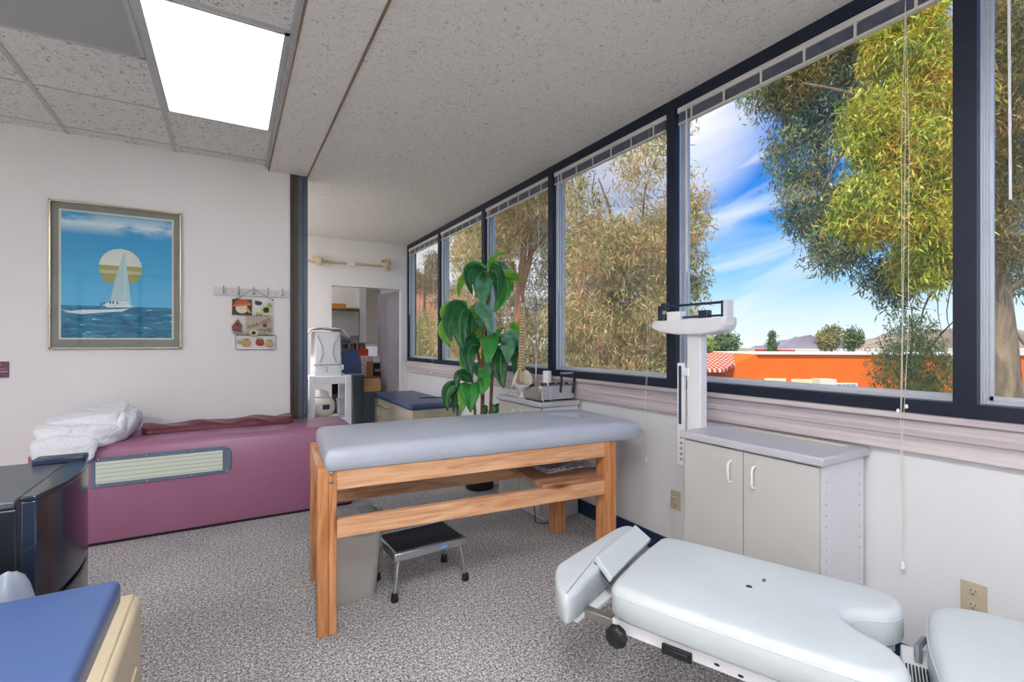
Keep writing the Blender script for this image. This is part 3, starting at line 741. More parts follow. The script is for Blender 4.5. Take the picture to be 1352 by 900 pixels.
# head housing: boat shaped shell along y
pr = [(.215, .075), (.212, .055), (.16, .035), (.05, .02), (-.10, .018), (-.205, .035), (-.222, .06), (-.222, .10), (.205, .095)]
MB().prism([(-.03, y-.005, 1.27+z) for y, z in pr], (.11, 0, 0)).build('head_housing', 'white', t, bevel=.008)
for (a, b, z0, z1, nm) in ((-.20, .18, 1.435, 1.447, 'upper_beam'), (-.20, .18, 1.374, 1.384, 'lower_beam')):
    B(.0, a, z0, .012, b, z1).build(nm, 'navyplastic', t, bevel=.001)
B(.0, -.212, 1.372, .014, -.196, 1.449).build('beam_end', 'navyplastic', t, bevel=.001)
B(.0, .172, 1.355, .014, .192, 1.447).build('beam_end', 'navyplastic', t, bevel=.001)
B(-.012, -.13, 1.352, .024, -.075, 1.408).build('large_poise', 'navyplastic', t, bevel=.004)
B(-.010, .13, 1.422, .022, .165, 1.46).build('small_poise', 'navyplastic', t, bevel=.004)
B(-.014, .135, 1.345, .026, .17, 1.40).build('balance_knob', 'navyplastic', t, bevel=.006)
B(-.02, .03, 1.34, .03, .115, 1.41).build('pivot_block', 'whiteplastic', t, bevel=.004)
B(-.01, -.235, 1.33, .04, -.216, 1.45).box(-.012, -.232, 1.42, -.01, -.22, 1.435).build('beam_guide', 'white', t, bevel=.003)
rod = B(.0, .018, .62, .02, .062, 1.145).build('height_rod', 'white', t, bevel=.003)
B(-.003, .034, .83, .0, .05, 1.13).build('rod_slot', 'navyplastic', rod, bevel=.001)
B(-.006, -.012, 1.08, .012, .03, 1.12).build('rod_clip', 'whiteplastic', rod, bevel=.003)
g = MB()
for k, tx in enumerate(('66', '65', '64', '63', '62', '61')):
    vs, fs = text_mesh(tx, .018)
    T = Matrix.Translation((-.0015, .034, .79-.028*k)) @ Matrix(((0, 0, -1, 0), (-1, 0, 0, 0), (0, 1, 0, 0), (0, 0, 0, 1)))
    g.add([T @ p for p in vs], fs)
g.build('rod_numbers', 'black', rod, smooth=False)

# ------------------------------------------------------------------ outlets, cables
def outlet(u0, u1, y0, y1, z0, z1, label):
    t = thing('wall_outlet', label, 'outlet', (XW, (y0+y1)/2, z0), 0, None); h = (y1-y0)/2; H = z1-z0
    B(-.005, -h, 0, 0, h, H).build('face_plate', 'beige', t, bevel=.002)
    for zc in (H*.72, H*.28):
        r = MB().lathe([(.017, 0), (.017, .002), (.015, .003)], (0, 0, 0), 20, T=Matrix.Translation((-.005, 0, zc)) @ Matrix.Rotation(-PI/2, 4, 'Y') @ Matrix.Diagonal((.85, 1, 1, 1))).build('receptacle', 'beige', t)
        B(-.0088, -.0075, zc+.001, -.0078, -.0055, zc+.009).box(-.0088, .0055, zc+.001, -.0078, .0075, zc+.009).box(-.0088, -.002, zc-.009, -.0078, .002, zc-.005).build('slots', 'slot', r, smooth=False)
outlet(0, 0, .594, .664, .31, .42, 'beige duplex wall outlet low on the window wall at the right')
outlet(0, 0, 1.885, 1.955, .285, .395, 'beige wall outlet beside the near cabinet with a white cord')
tag(MB().tube([(2.208, 1.91, .36), (2.18, 1.93, .37), (2.165, 1.935, .30), (2.17, 1.92, .15), (2.14, 1.88, .008), (2.05, 1.78, .006)], .004, 8).build('power_cord', 'cord'), 'white power cord hanging from the outlet beside the near cabinet', 'cord')
tag(MB().tube([(2.19, 2.76, .006), (2.15, 2.70, .006), (2.13, 2.58, .006), (2.10, 2.48, .006), (2.12, 2.38, .006)], .0035, 6).build('floor_cable', 'cord'), 'thin white cable lying on the carpet by the far white cabinet', 'cord')
tag(MB().tube([(1.73, 2.50, .40), (1.74, 2.60, .34), (1.76, 2.72, .2), (1.80, 2.76, .02), (1.86, 2.75, .006), (1.90, 2.73, .006)], .0035, 6).build('hanging_cable', 'rubber'), 'dark cable looping down under the wooden shelf to the carpet', 'cord')

# ------------------------------------------------------------------ picture, hooks, harvest sign
t = thing('framed_picture', 'large framed sailing yacht photograph hanging on the left wall', 'picture', (-.693, YL, 1.205))
wp, hp_ = .372, 1.02
g = MB()
for a in ((-wp, 0, -wp+.012, hp_), (wp-.012, 0, wp, hp_), (-wp, 0, wp, .012), (-wp, hp_-.012, wp, hp_)): g.box(a[0], -.028, a[1], a[2], 0, a[3])
g.build('frame', plain('champagne_metal', 'b9b09a', .25, .8), t, bevel=.002)
B(-wp+.012, -.012, .012, wp-.012, -.004, hp_-.012).build('mat_board', plain('mat_greygreen', '83857e', .8), t, smooth=False)
ax0, ax1, az0, az1 = -.310, .312, .078, .952
B(ax0-.012, -.015, az0-.012, ax1+.012, -.012, az1+.012).build('inner_mat', plain('mat_cream', 'cfd0c4', .8), t, smooth=False)
def skym():
    n = N('print_sky'); v = n.coords((1, 1, 2.0)); sp = n.n('ShaderNodeSeparateXYZ', ins={0: n.coords()})
    z = sp.outputs[2]; no = n.noise(v, 4.5, 5, .6)
    base = n.ramp(z, [(.3, lin('58b0de')), (.95, lin('1a8fc8'))])
    band = n.ramp(z, [(.80, (0, 0, 0, 1)), (.88, (1, 1, 1, 1)), (.93, (.5, .5, .5, 1)), (.97, (0, 0, 0, 1))])
    f = n.math('MULTIPLY', n.ramp(no, [(.34, (0, 0, 0, 1)), (.50, (1, 1, 1, 1))]), band)
    n.bsdf(n.mix(f, base, lin('cfe4ea')), .6, 0, .3); return n.m
def seam():
    n = N('print_sea'); v = n.coords((1, 1, 4)); no = n.noise(v, 9, 6, .7, .6)
    n.bsdf(n.ramp(no, [(.35, lin('0d4c6e')), (.5, lin('1a6d92')), (.6, lin('2f86a8')), (.68, lin('b8d6df'))]), .6, 0, .3); return n.m
pr = MB().box(ax0, -.016, az0, ax1, -.015, az1)
pr.build('print', skym(), t, smooth=False)
prn = COL.objects[-1]
def flat(name, pts, y, mat): return MB().prism([(x, y, z) for x, z in pts], (0, -.0004, 0)).build(name, mat, prn, smooth=False)
seaz = az0+.225
flat('sea', [(ax0, az0), (ax1, az0), (ax1, seaz), (ax0, seaz)], -.0162, seam())
m_foam = plain('foam', 'd3e4e8', .6, var=.1, vs=60); m_sp = plain('spinnaker_white', 'd6dcd2', .6); m_ol = plain('spinnaker_olive', '9b9c62', .6); m_sail = plain('sail_pale', 'a7c9cf', .6)
# spinnaker disc in horizontal bands
cx_, cz_, rx_, rz_ = .012, az0+.50, .122, .140
def band_poly(a, b):
    pts = []; st = 12
    for k in range(st+1):
        z = a+(b-a)*k/st; x = rx_*math.sqrt(max(0, 1-z*z)); pts.append((cx_+x, cz_+z*rz_))
    for k in range(st, -1, -1):
        z = a+(b-a)*k/st; x = rx_*math.sqrt(max(0, 1-z*z)); pts.append((cx_-x, cz_+z*rz_))
    return pts
flat('spinnaker_top', band_poly(.12, 1), -.0168, m_sp); flat('spinnaker_band', band_poly(-.12, .12), -.0168, m_ol); flat('spinnaker_white', band_poly(-.30, -.12), -.0168, plain('sp2', 'b9bb8c', .6)); flat('spinnaker_low', band_poly(-.78, -.30), -.0168, m_ol)
flat('mainsail', [(.035, az0+.635), (.07, az0+.25), (-.05, az0+.25), (-.02, az0+.42)], -.0174, m_sail)
flat('hull', [(-.09, az0+.235), (-.03, az0+.262), (.05, az0+.262), (.085, az0+.222), (-.06, az0+.215)], -.0178, m_foam)
flat('bow_wave', [(-.30, az0+.178), (-.2, az0+.196), (-.08, az0+.20), (.06, az0+.212), (.02, az0+.19), (-.1, az0+.178), (-.2, az0+.165)], -.0176, m_foam)
g = MB()
for (x, dz) in ((-.1, .247), (-.085, .255), (-.05, .262), (-.035, .262), (-.012, .26)): g.box(x, -.0186, az0+dz-.02, x+.008, -.018, az0+dz)
g.build('crew', 'navyplastic', prn, smooth=False)
MB().tube([(.035, -.0178, az0+.64), (.035, -.0178, az0+.25)], .0012, 5).build('mast', 'white', prn)
B(-wp+.011, -.0225, .011, wp-.011, -.0205, hp_-.011).build('glass', 'clear', t, smooth=False)

t = thing('hook_rack', 'pale wooden rack with five metal hooks on the left wall', 'hook rack', (.157, YL, 1.622))
B(-.272, -.016, 0, .262, 0, .06).build('board', plain('pale_board', 'd3cdd2', .5), t, bevel=.002)
for k in range(5):
    x = -.205+k*.104
    MB().tube([(x, -.016, .022), (x, -.03, .018), (x, -.045, .025), (x, -.05, .05), (x, -.045, .072)], [.007, .006, .005, .005, .006], 8).build('hook', 'steel', t)
for x in (-.145, .165): MB().ball((x, -.0165, .03), (.004, .002, .004), 8, 5).build('screw', 'slot', t)

t = thing('harvest_sign', 'hanging wooden autumn sign reading HARVEST TIME below the middle hook', 'wall sign', (.16, YL-.006, 1.18))
# coordinates: x relative, z relative to 1.18; from the photo
MB().tube([(-.11, -.02, .415), (-.02, -.045, .49), (0, -.046, .497), (.02, -.045, .49), (.135, -.02, .415)], .0018, 5).build('hanger_wire', 'black', t)
MB().ball((-.118, -.02, .418), .006, 8, 6).ball((.138, -.02, .418), .006, 8, 6).build('wire_loops', 'black', t)
p1 = B(-.15, -.02, .29, -.012, -.004, .415).build('scarecrow_panel', plain('dark_brown_wood', '4a3733', .6), t, bevel=.002)
def disc(mb, x, z, rx, rz, y0, y1, n=20, a0=0, a1=2*PI):
    pts = [(x+rx*math.cos(a0+(a1-a0)*k/n), y0, z+rz*math.sin(a0+(a1-a0)*k/n)) for k in range(n if a1-a0 > 6 else n+1)]
    return mb.prism(pts, (0, y1-y0, 0))
disc(MB(), -.083, .34, .042, .038, -.026, -.02).build('straw_face', plain('straw_cream', 'e3d9c6', .7), p1)
disc(MB(), -.078, .375, .055, .038, -.030, -.021, a0=.1, a1=PI-.0).build('hat', plain('rust_orange', 'b4552c', .6), p1)
MB().prism([(-.145, -.032, .352), (-.02, -.032, .368), (-.018, -.032, .385), (-.14, -.032, .37)], (0, .008, 0)).build('hat_brim', plain('orange_felt', 'cb7440', .6), p1)
MB().prism([(-.05, -.028, .36), (-.018, -.028, .31), (-.03, -.028, .305), (-.06, -.028, .335)], (0, .006, 0)).build('straw_hair', plain('straw', 'c9ab78', .7), p1)
B(-.09, -.0275, .338, -.086, -.026, .346).box(-.078, -.0275, .338, -.074, -.026, .346).build('eyes', 'black', p1)
p2 = B(-.012, -.012, .29, .135, -.006, .412).build('sunflower_panel', plain('pale_panel', 'd5d6d0', .6), t, bevel=.001)
g = MB()
for k in range(10):
    a = 2*PI*k/10; disc(g, .09+.032*math.cos(a), .335+.028*math.sin(a), .014, .012, -.017, -.012, 8)
g.build('petals', plain('cream_petals', 'd6d2a2', .6), p2)
disc(MB(), .09, .335, .022, .022, -.024, -.012).build('flower_centre', plain('seed_dark', '2b2826', .6), p2)
MB().ball((.035, -.016, .388), (.026, .006, .017), 12, 8).ball((.02, -.016, .398), (.012, .005, .01), 10, 6).build('crow', plain('crow_grey', '3a3d45', .6), p2)
MB().ball((.115, -.016, .375), (.02, .005, .018), 10, 7).ball((.03, -.016, .305), (.016, .005, .014), 10, 7).ball((.052, -.016, .3), (.014, .005, .012), 10, 7).build('leaves', plain('sage', '9fb467', .6), p2)
bh = MB().prism([(-.15, -.03, .165), (-.085, -.03, .155), (-.08, -.03, .215), (-.112, -.03, .262), (-.152, -.03, .21)], (0, .026, 0)).build('birdhouse', plain('barn_red_brown', '7b4334', .6), t)
MB().prism([(-.16, -.034, .205), (-.112, -.034, .268), (-.105, -.034, .262), (-.153, -.034, .198)], (0, .03, 0)).prism([(-.112, -.034, .268), (-.075, -.034, .212), (-.08, -.034, .206), (-.112, -.034, .258)], (0, .03, 0)).build('roof', plain('pale_roof', 'd8cdb8', .6), bh)
disc(MB(), -.113, .212, .009, .009, -.0325, -.03, 12).build('entry_hole', 'black', bh)
B(-.145, -.034, .145, -.07, -.004, .153).build('perch_shelf', plain('grey_perch', '8a8688', .6), t)
p3 = B(-.055, -.02, .135, .135, -.006, .282).build('text_panel', plain('weathered_board', 'b3a698', .7, var=.1, vs=25), t, bevel=.002)
for txt, xx, zz, rot, sz in (('HARVEST', .045, .222, .38, .042), ('TIME', .085, .165, .12, .042)):
    vs, fs = text_mesh(txt, sz)
    T = Matrix.Translation((xx, -.0208, zz)) @ Matrix.Rotation(-rot, 4, 'Y') @ Matrix(((1, 0, 0, 0), (0, 0, -1, 0), (0, 1, 0, 0), (0, 0, 0, 1)))
    MB().add([T @ p for p in vs], fs).build('lettering', plain('ink_dark', '2f2825', .7), p3, smooth=False)
MB().ball((.08, -.022, .208), (.016, .004, .014), 12, 8).build('small_apple', plain('apple_red', '6e2c34', .5), p3)
g = MB()
for k in range(9):
    a = 2*PI*k/9; disc(g, 0+.024*math.cos(a), .148+.018*math.sin(a), .010, .009, -.03, -.021, 8)
g.build('petals', plain('cream_petal2', 'ddd6b4', .6), p3)
disc(MB(), 0, .148, .015, .014, -.034, -.024).build('flower_centre', plain('seed_dark2', '2b2422', .6), p3)
MB().ball((-.042, -.024, .158), (.014, .004, .012), 10, 6).ball((.055, -.024, .15), (.014, .004, .012), 10, 6).build('leaves', plain('sage2', 'a9bd80', .6), p3)
MB().tube([(-.125, -.012, .13), (.158, -.012, .13), (.162, -.012, .125), (.162, -.012, .02), (.157, -.012, .012), (-.12, -.012, .012), (-.126, -.012, .018), (-.126, -.012, .125), (-.125, -.012, .13)], .0025, 6).build('wire_frame', 'black', t)
g = MB()
for (x, z) in ((.02, .285), (.11, .285), (-.11, .14), (.09, .132)): g.tube([(x, -.012, z-.012), (x, -.012, z+.012)], .002, 5)
g.build('link_wires', 'black', t)
for k, (x, z, c, s) in enumerate(((-.05, .065, 'd0a070', 1), (.045, .072, '9c352c', 1), (.115, .058, 'cd9f74', .9))):
    g = MB()
    for j in (-1, 0, 1): g.ball((x+j*.014*s, -.014, z), (.017*s, .008, .03*s if j == 0 else .026*s), 12, 8)
    pk = g.build('pumpkin', plain('pumpkin_%d' % k, c, .5), t)
    MB().ball((x+.006, -.022, z+.03), (.014, .005, .01), 10, 6).ball((x-.014, -.018, z+.03), (.01, .005, .008), 10, 6).build('leaves', plain('pleaf%d' % k, '93a86c', .6), pk)
MB().ball((-.1, -.014, .08), (.02, .006, .016), 10, 7).build('green_gourd', plain('gourd_green', 'b5c487', .6), t)

t = B(-1.34, YL-.008, 1.02, -1.263, YL, 1.125).mat(1).box(-1.338, YL-.0092, 1.055, -1.264, YL-.008, 1.062).box(-1.335, YL-.0092, 1.075, -1.275, YL-.008, 1.078).box(-1.33, YL-.0092, 1.10, -1.30, YL-.008, 1.108).build('wall_sign', [plain('plum_plastic', '6a3a58', .4), plain('plaque_line', 'b79ab0', .5)], smooth=False)
tag(t, 'small plum coloured plaque on the left wall at the photo edge', 'plaque')

# ------------------------------------------------------------------ track light on the far wall
def PY(u, v, y): return P(u, v, y=y)
t = thing('track_light', 'beige wall track light with two spot heads above the doorway', 'track light', (1.42, YF, 2.30))
B(-.60, -.03, .012, .48, 0, .042).build('track', 'beige_light', t, bevel=.003)
B(-.05, -.045, -.01, .05, 0, .065).build('junction_box', 'white', t, bevel=.004)
def lathe_dir(prof, p, d, name, mat, par):
    q = Vector(d).to_track_quat('Z', 'Y').to_matrix().to_4x4()
    return MB().lathe(prof, (0, 0, 0), 18, T=Matrix.Translation(p) @ q).build(name, mat, par)
sh = [(.035, 0), (.038, .01), (.042, .06), (.06, .075), (.06, .12), (.052, .12), (.045, .08)]
h1 = lathe_dir(sh, (-.50, -.07, .03), (1, -.25, -.12), 'spot_head', 'beige_light', t)
MB().tube([(-.49, -.03, .03), (-.49, -.07, .03)], .010, 8).build('swivel', 'beige_light', h1)
h2 = lathe_dir([(.035, 0), (.038, .01), (.042, .07), (.065, .09), (.065, .15), (.055, .15), (.045, .1)], (.50, -.06, -.03), (-.35, -.45, .8), 'spot_head', 'beige_light', t)
MB().tube([(.45, -.03, .03), (.49, -.06, 0)], .010, 8).build('swivel', 'beige_light', h2)

# ------------------------------------------------------------------ far metal treatment table with navy pad
t = thing('treatment_table', 'far cream metal treatment table with a navy blue padded top', 'treatment table', (1.91, 5.70, 0))
B(-.25, -.76, .06, .27, .78, .53).build('body', plain('cream_grey_metal', 'b4ab99', .35, .2), t, bevel=.012, seg=3)
B(-.23, -.74, 0, .25, .76, .06).build('plinth', 'black', t)
padded_grid(-.27, -.78, .28, .78, .532, .59, .008, .03, 40, 16, cr=.03).build('pad', 'vinyl_navy', t, ang=60)
MB().tube([(.0, -.30, .6005), (.28, -.30, .5965)], .006, 6).build('pad_seam', 'black', t)
MB().tube([(-.25, .45, .45), (-.29, .44, .45), (-.29, .06, .45), (-.25, .05, .45)], .008, 8).build('towel_bar', 'chrome', t)
for y in (.6, -.45): MB().ball((-.255, y, .42), (.008, .014, .014), 10, 7).build('bolt', 'chrome', t)
B(-.254, .58, .30, -.25, .70, .40).build('label_plate', 'paper', t, smooth=False)

# ------------------------------------------------------------------ white stand with device and folded cloth
SY = 5.35
pa_, pb_ = PY(408, 500, SY), PY(464, 500, SY)
sw = pb_.x-pa_.x
t = thing('side_stand', 'white painted wooden stand with square posts between post and far table', 'stand', ((pa_.x+pb_.x)/2, SY+.2, 0))
zt_ = PY(430, 496, SY).z
for sx in (-1, 1):
    for sy in (-.2, .17):
        a = sx*(sw/2-.03)
        B(a-.03, sy, 0, a+.03, sy+.05, zt_ if sy < 0 else zt_).build('leg', 'white', t, bevel=.004)
B(-sw/2+.06, -.19, zt_-.09, sw/2-.06, -.155, zt_-.01).build('apron_rail', 'white', t, bevel=.003)
B(-sw/2+.06, .18, zt_-.09, sw/2-.06, .215, zt_-.01).build('apron_rail', 'white', t, bevel=.003)
B(-sw/2+.0, -.15, zt_-.03, sw/2-.0, .17, zt_-.01).build('top_board', 'white', t, bevel=.003)
B(-sw/2+.01, -.155, .42, sw/2-.01, .2, .44).build('lower_shelf', 'white', t, bevel=.003)
# device standing on it
dz = zt_-.01
cu_ = PY(433, 480, SY+.08)
t2 = thing('white_console', 'white medical console with curved side lines standing on the white stand', 'console', (cu_.x, SY+.22, dz))
hw = .145; hh = .475
loft([(2*hw-.01, .27, .03, 0), (2*hw, .28, .03, .01), (2*hw, .28, .03, .13), (2*hw*.92, .26, .03, hh-.02), (2*hw*.88, .25, .03, hh)]).build('housing', 'whiteplastic', t2, ang=50)
for s_ in (-1, 1):
    MB().tube([(s_*.105, -.134, hh-.04), (s_*.06, -.137, hh-.15), (s_*.052, -.139, hh-.24), (s_*.085, -.141, .15)], .0045, 6).build('trim_line', 'steel', t2)
B(-hw, -.145, .118, hw, -.139, .126).build('seam_band', 'steel', t2)
for k in range(3): MB().ball((-.01, -.141, .05+.022*k), .005, 8, 6).build('indicator', 'black', t2)
MB().lathe([(.03, 0), (.03, .02)], (0, 0, 0), 16, T=Matrix.Translation((hw, -.1, .09)) @ Matrix.Rotation(PI/2, 4, 'Y')).build('side_knob', 'whiteplastic', t2)
g = MB(); vs = []; 
for layer in range(2):
    for j in range(9):
        for i in range(17):
            a = i/16*2-1; b = j/8*2-1
            x = a*.25; drop = max(0, abs(a)-.62)
            z = hh+.012+.012*(layer)+.02*math.cos(a*2)+.008*math.sin(7*a+3*b) - drop*(.42 if a < 0 else .16)
            vs.append((x-.02, b*.14-.01, z))
q = 17; fs = [(j*q+i, j*q+i+1, (j+1)*q+i+1, (j+1)*q+i) for j in range(8) for i in range(16)]
n0 = 9*17
fs = [f[::-1] for f in fs] + [tuple(k+n0 for k in f) for f in fs]
ring = [i for i in range(q)]+[j*q+16 for j in range(1, 9)]+[8*q+i for i in range(15, -1, -1)]+[j*q for j in range(7, 0, -1)]
fs += [(ring[k], ring[(k+1) % len(ring)], ring[(k+1) % len(ring)]+n0, ring[k]+n0) for k in range(len(ring))]
T = Matrix.Translation((cu_.x, SY+.22, dz))
g.add([T @ Vector(p) for p in vs], fs)
tag(g.build('folded_cloth', 'greycloth', ang=60), 'pale grey folded cloth draped over the top of the white console', 'cloth')
# items on the lower shelf of the stand
c0 = PY(425, 540, SY+.1)
t3 = thing('round_appliance', 'rounded white appliance with a control panel on the stand shelf', 'appliance', (c0.x, SY+.19, .44))
MB().ball((0, 0, .12), (.15, .14, .12), 26, 16, e=.85).build('shell', 'bone_light', t3)
MB().lathe([(.09, 0), (.10, .01), (.085, .06), (.03, .075)], (-.01, 0, .225), 20).build('cap', 'whiteplastic', t3)
B(.0, -.148, .10, .07, -.125, .15).build('control_panel', 'navyplastic', t3, bevel=.003)
t3 = loft([(.13, .13, .02, 0), (.16, .16, .025, .19), (.165, .165, .025, .20)]); 
o3 = t3.build('storage_tub', 'plastic_clear'); o3.location = (c0.x+.245, SY+.17, .44); tag(o3, 'small clear plastic tub beside the rounded appliance', 'tub')
o3 = B(c0.x-.06, SY+.06, .78, c0.x+.12, SY+.16, .80).build('navy_folder', 'vinyl_navy'); bpy.data.objects.remove(o3)
tag(B(.58, 5.25, 0, .63, 5.65, .76).build('folded_board', 'white', bevel=.004), 'narrow white board standing on edge left of the white stand', 'board')

# office chair
c1 = PY(461, 490, 7.15)
t = thing('office_chair', 'navy office chair with rounded back seen through the doorway', 'office chair', (c1.x, 7.20, 0))
MB().ball((0, 0, 0), (.165, .05, .32), 26, 16, e=.7, T=Matrix.Translation((0, -.08, .84))).build('backrest', 'vinyl_navy', t, ang=70)
MB().ball((0, 0, 0), (.2, .18, .05), 26, 12, e=.6, T=Matrix.Translation((0, .10, .46))).build('seat', 'vinyl_navy', t, ang=70)
MB().tube([(0, -.06, .72), (0, -.02, .47), (0, .10, .45)], .02, 8).build('back_bracket', 'black', t)
MB().cyl((0, .10, .10), (0, .10, .46), .028, 12).build('gas_lift', 'black', t)
for k in range(5):
    a = 2*PI*k/5+.3
    l = MB().tube([(0, .10, .11), (.18*math.cos(a), .10+.18*math.sin(a), .07)], [.025, .015], 8).build('base_arm', 'black', t)
    MB().ball((.18*math.cos(a), .10+.18*math.sin(a), .03), .03, 10, 8).build('caster', 'black', l)
c1 = PY(473, 520, 6.2)
t = thing('tall_bin', 'dark green grey tall bin standing in front of the doorway', 'bin', (c1.x, 6.35, 0))
loft([(.13, .26, .03, 0), (.16, .3, .03, .80), (.17, .32, .03, .81), (.17, .32, .03, .84), (.14, .28, .03, .845)]).build('bin_body', 'greenbin', t, ang=50)

# ------------------------------------------------------------------ office beyond the doorway
YO = 8.3
OY = lambda y: 6.95+(y-6.95)*.585
struct('wall_office', B(-1.2, YO, 0, 1.93, YO+.1, ZC).box(1.93, YO, 0, 2.22, YO+.1, .98).box(1.93, YO, 2.35, 2.22, YO+.1, ZC), 'wall', origin=False)
a_, b_ = PY(474.5, 420, 8.15).x, PY(483.5, 420, 8.15).x
struct('trim_8', B(a_, 8.15, 0, b_, 8.3, ZC), 'white', origin=False)
# window of the office
wx0, wx1 = PY(484, 420, YO).x, 2.22
wd = struct('window_9', B(b_, YO-.01, .95, 2.22, YO+.03, 1.0).box(b_, YO-.01, 2.33, 2.22, YO+.03, 2.37).box(2.2, YO-.01, 1, 2.22, YO+.03, 2.33).box(b_, YO-.01, 1, b_+.02, YO+.03, 2.33), 'white', origin=False)
struct('pane', B(b_+.02, YO+.01, 1.0, 2.2, YO+.014, 2.33), 'pane', wd)
t = thing('office_window_blind', 'taupe slatted blind lowered over the window of the office beyond', 'blind', ((b_+2.2)/2, YO-.05, 1.2))
hw_ = (2.19-b_)/2
g = MB()
for k in range(44):
    z = .02+k*.0245; g.box(-hw_, -.010, z, hw_, .012, z+.020)
g.build('slats', 'taupe', t, smooth=False); B(-hw_, -.02, 1.1, hw_, .02, 1.14).build('headrail', 'blind', t); B(-hw_, -.015, -.01, hw_, .015, .012).build('bottom_rail', 'blind', t)
# open door leaf
hx_, hy__ = DX1-.005, YF+.05
a = math.radians(97)
Td = Matrix.Translation((hx_, hy__+.05, 0)) @ Matrix.Rotation(a, 4, 'Z')
T_ = MB().box(.0, -.018, .01, .76, .018, DZ-.01, T=Td)
d = T_.build('door_1', 'doorgrey', origin=False, bevel=.002); d['kind'] = 'structure'
g = MB()
for (z0, z1) in ((.12, .70), (.80, .95), (1.12, 1.90)):
    for (x0, x1) in ((.09, .34), (.42, .67)): g.box(x0, .018, z0, x1, .024, z1, T=Td)
g.build('door_panel', 'doorgrey', d, bevel=.004)
MB().ball((0, 0, 0), .028, 14, 10, T=Td @ Matrix.Translation((.70, .055, 1.0))).cyl(Td @ Vector((.70, .018, 1.0)), Td @ Vector((.70, .05, 1.0)), .012, 10).build('door_knob', 'steel', d)
# desk and clutter
def pbox(u0, v0, u1, v1, Y, dep, name, mat, label, cat, bev=.004, group=None, base=None):
    Y = OY(Y); dep *= .585; a, b = PY(u0, v0, Y), PY(u1, v1, Y)
    if base is not None: b.z = base
    o = B(min(a.x, b.x), Y, min(a.z, b.z), max(a.x, b.x), Y+dep, max(a.z, b.z)).build(name, mat, bevel=bev)
    return tag(o, label, cat, group)
zd = PY(480, 497, OY(7.9)).z
t = thing('desk', 'long cluttered office desk seen through the doorway', 'desk', (1.77, 7.85, 0))
B(-.50, -.34, zd-.03, .42, .40, zd).build('desktop', 'brownwood', t, bevel=.003)
for x in (-.49, .36): B(x, -.30, 0, x+.04, .36, zd-.03).build('side_panel', 'brownwood', t, bevel=.002)
B(-.5, .30, .3, .36, .32, zd-.03).build('modesty_panel', 'brownwood', t, bevel=.002)
# hutch cubbies on the wall
a, b = PY(447, 452, 8.1), PY(482, 463, 8.1)
t = thing('desk_hutch', 'brown pigeonhole hutch at the back of the office desk', 'hutch', ((a.x+b.x)/2, 8.15, b.z))
h_ = (b.x-a.x)/2; hz = a.z-b.z
B(-h_, -.14, hz-.02, h_, .1, hz).build('top_board', 'brownwood', t); B(-h_, -.14, 0, h_, .1, .02).build('bottom_board', 'brownwood', t)
for k in range(4): B(-h_+k*(2*h_-.02)/3, -.14, .02, -h_+k*(2*h_-.02)/3+.02, .1, hz-.02).build('divider', 'beige', t)
for x in (-h_, h_-.02): B(x, -.1, zd-b.z, x+.02, .08, 0).build('support', 'brownwood', t)
pbox(450, 449, 463, 452.4, 8.8, .2, 'paper_stack', plain('blue_folder', '46517e'), 'blue folders lying on top of the brown hutch', 'folders', base=PY(447, 452, 8.1).z+.001)
o = pbox(473, 460.5, 486.5, 470, 8.3, .2, 'red_box', 'redbox', 'bright red orange box on the office desk', 'box')
pbox(472, 470, 493.5, 476.6, 8.1, .25, 'paper_stack', 'pinkpaper', 'upper heap of pinkish white papers under the red box', 'papers', .01)
pbox(472, 477, 484, 497.2, 8.0, .3, 'paper_bag', 'pinkpaper', 'white and pink paper bag at the left end of the desk pile', 'bag', .01, base=zd+.0005)
pbox(494, 470.5, 507, 479, 7.98, .25, 'paper_stack', 'paper', 'heap of papers on top of the black printer near the open door', 'papers', .006, base=PY(493, 479.2, OY(7.96)).z+.001)
pbox(484, 477.2, 492.5, 497, 7.97, .1, 'file_box', 'cardboard', 'upright brown cardboard file box in the desk clutter', 'box', base=zd+.0005)
b1 = pbox(493, 479.2, 512, 497, 7.96, .3, 'black_printer', 'black', 'black printer on the right of the office desk', 'printer', .01, base=zd+.0005)
yq = OY(7.96); B(PY(495, 490, yq).x, yq-.01, PY(500, 490, yq).z, PY(510, 490, yq).x, yq+.003, PY(500, 487, yq).z).build('paper_slot', 'steel', b1, world=True)
pbox(479, 501, 503, 516, 7.4, .35, 'cardboard_box', 'cardboard', 'open tan cardboard box stacked under the desk edge', 'box', .004)
pbox(479, 517.2, 505, 560, 7.38, .38, 'storage_crate', 'greenbin', 'dark crate beneath the tan cardboard box', 'crate')
# wall cabinet + shelf
a, b = PY(437, 409, 8.15), PY(473.5, 443.5, 8.15)
t = thing('wall_cupboard', 'plain white wall cupboard in the office beyond', 'cupboard', ((a.x+b.x)/2, 8.295, b.z)); h_ = (b.x-a.x)/2
B(-h_, -.15, 0, h_, 0, a.z-b.z).build('carcass', 'white', t); B(-h_+.005, -.165, .005, h_-.005, -.151, a.z-b.z-.005).build('door', 'offwhite', t, bevel=.002)
zz = a.z
pbox(438, 399, 457, 406.9, 9.0, .18, 'ochre_box', 'yellowbox', 'ochre box on top of the white wall cupboard', 'box')
pbox(458, 405, 474, 407.6, 8.98, .16, 'flat_books', 'cardboard', 'flat brown folders beside the ochre box', 'folders')
tag(B(a.x-.05, 8.06, zz+.004, a_-.01, 8.29, zz+.02).build('office_shelf', plain('dark_shelf', '6d5a52', .5)), 'thin dark shelf above the wall cupboard', 'shelf')
for o in COL.objects:
    if o.name.startswith(('ochre_box', 'flat_books')): o.location.z = zz+.0205
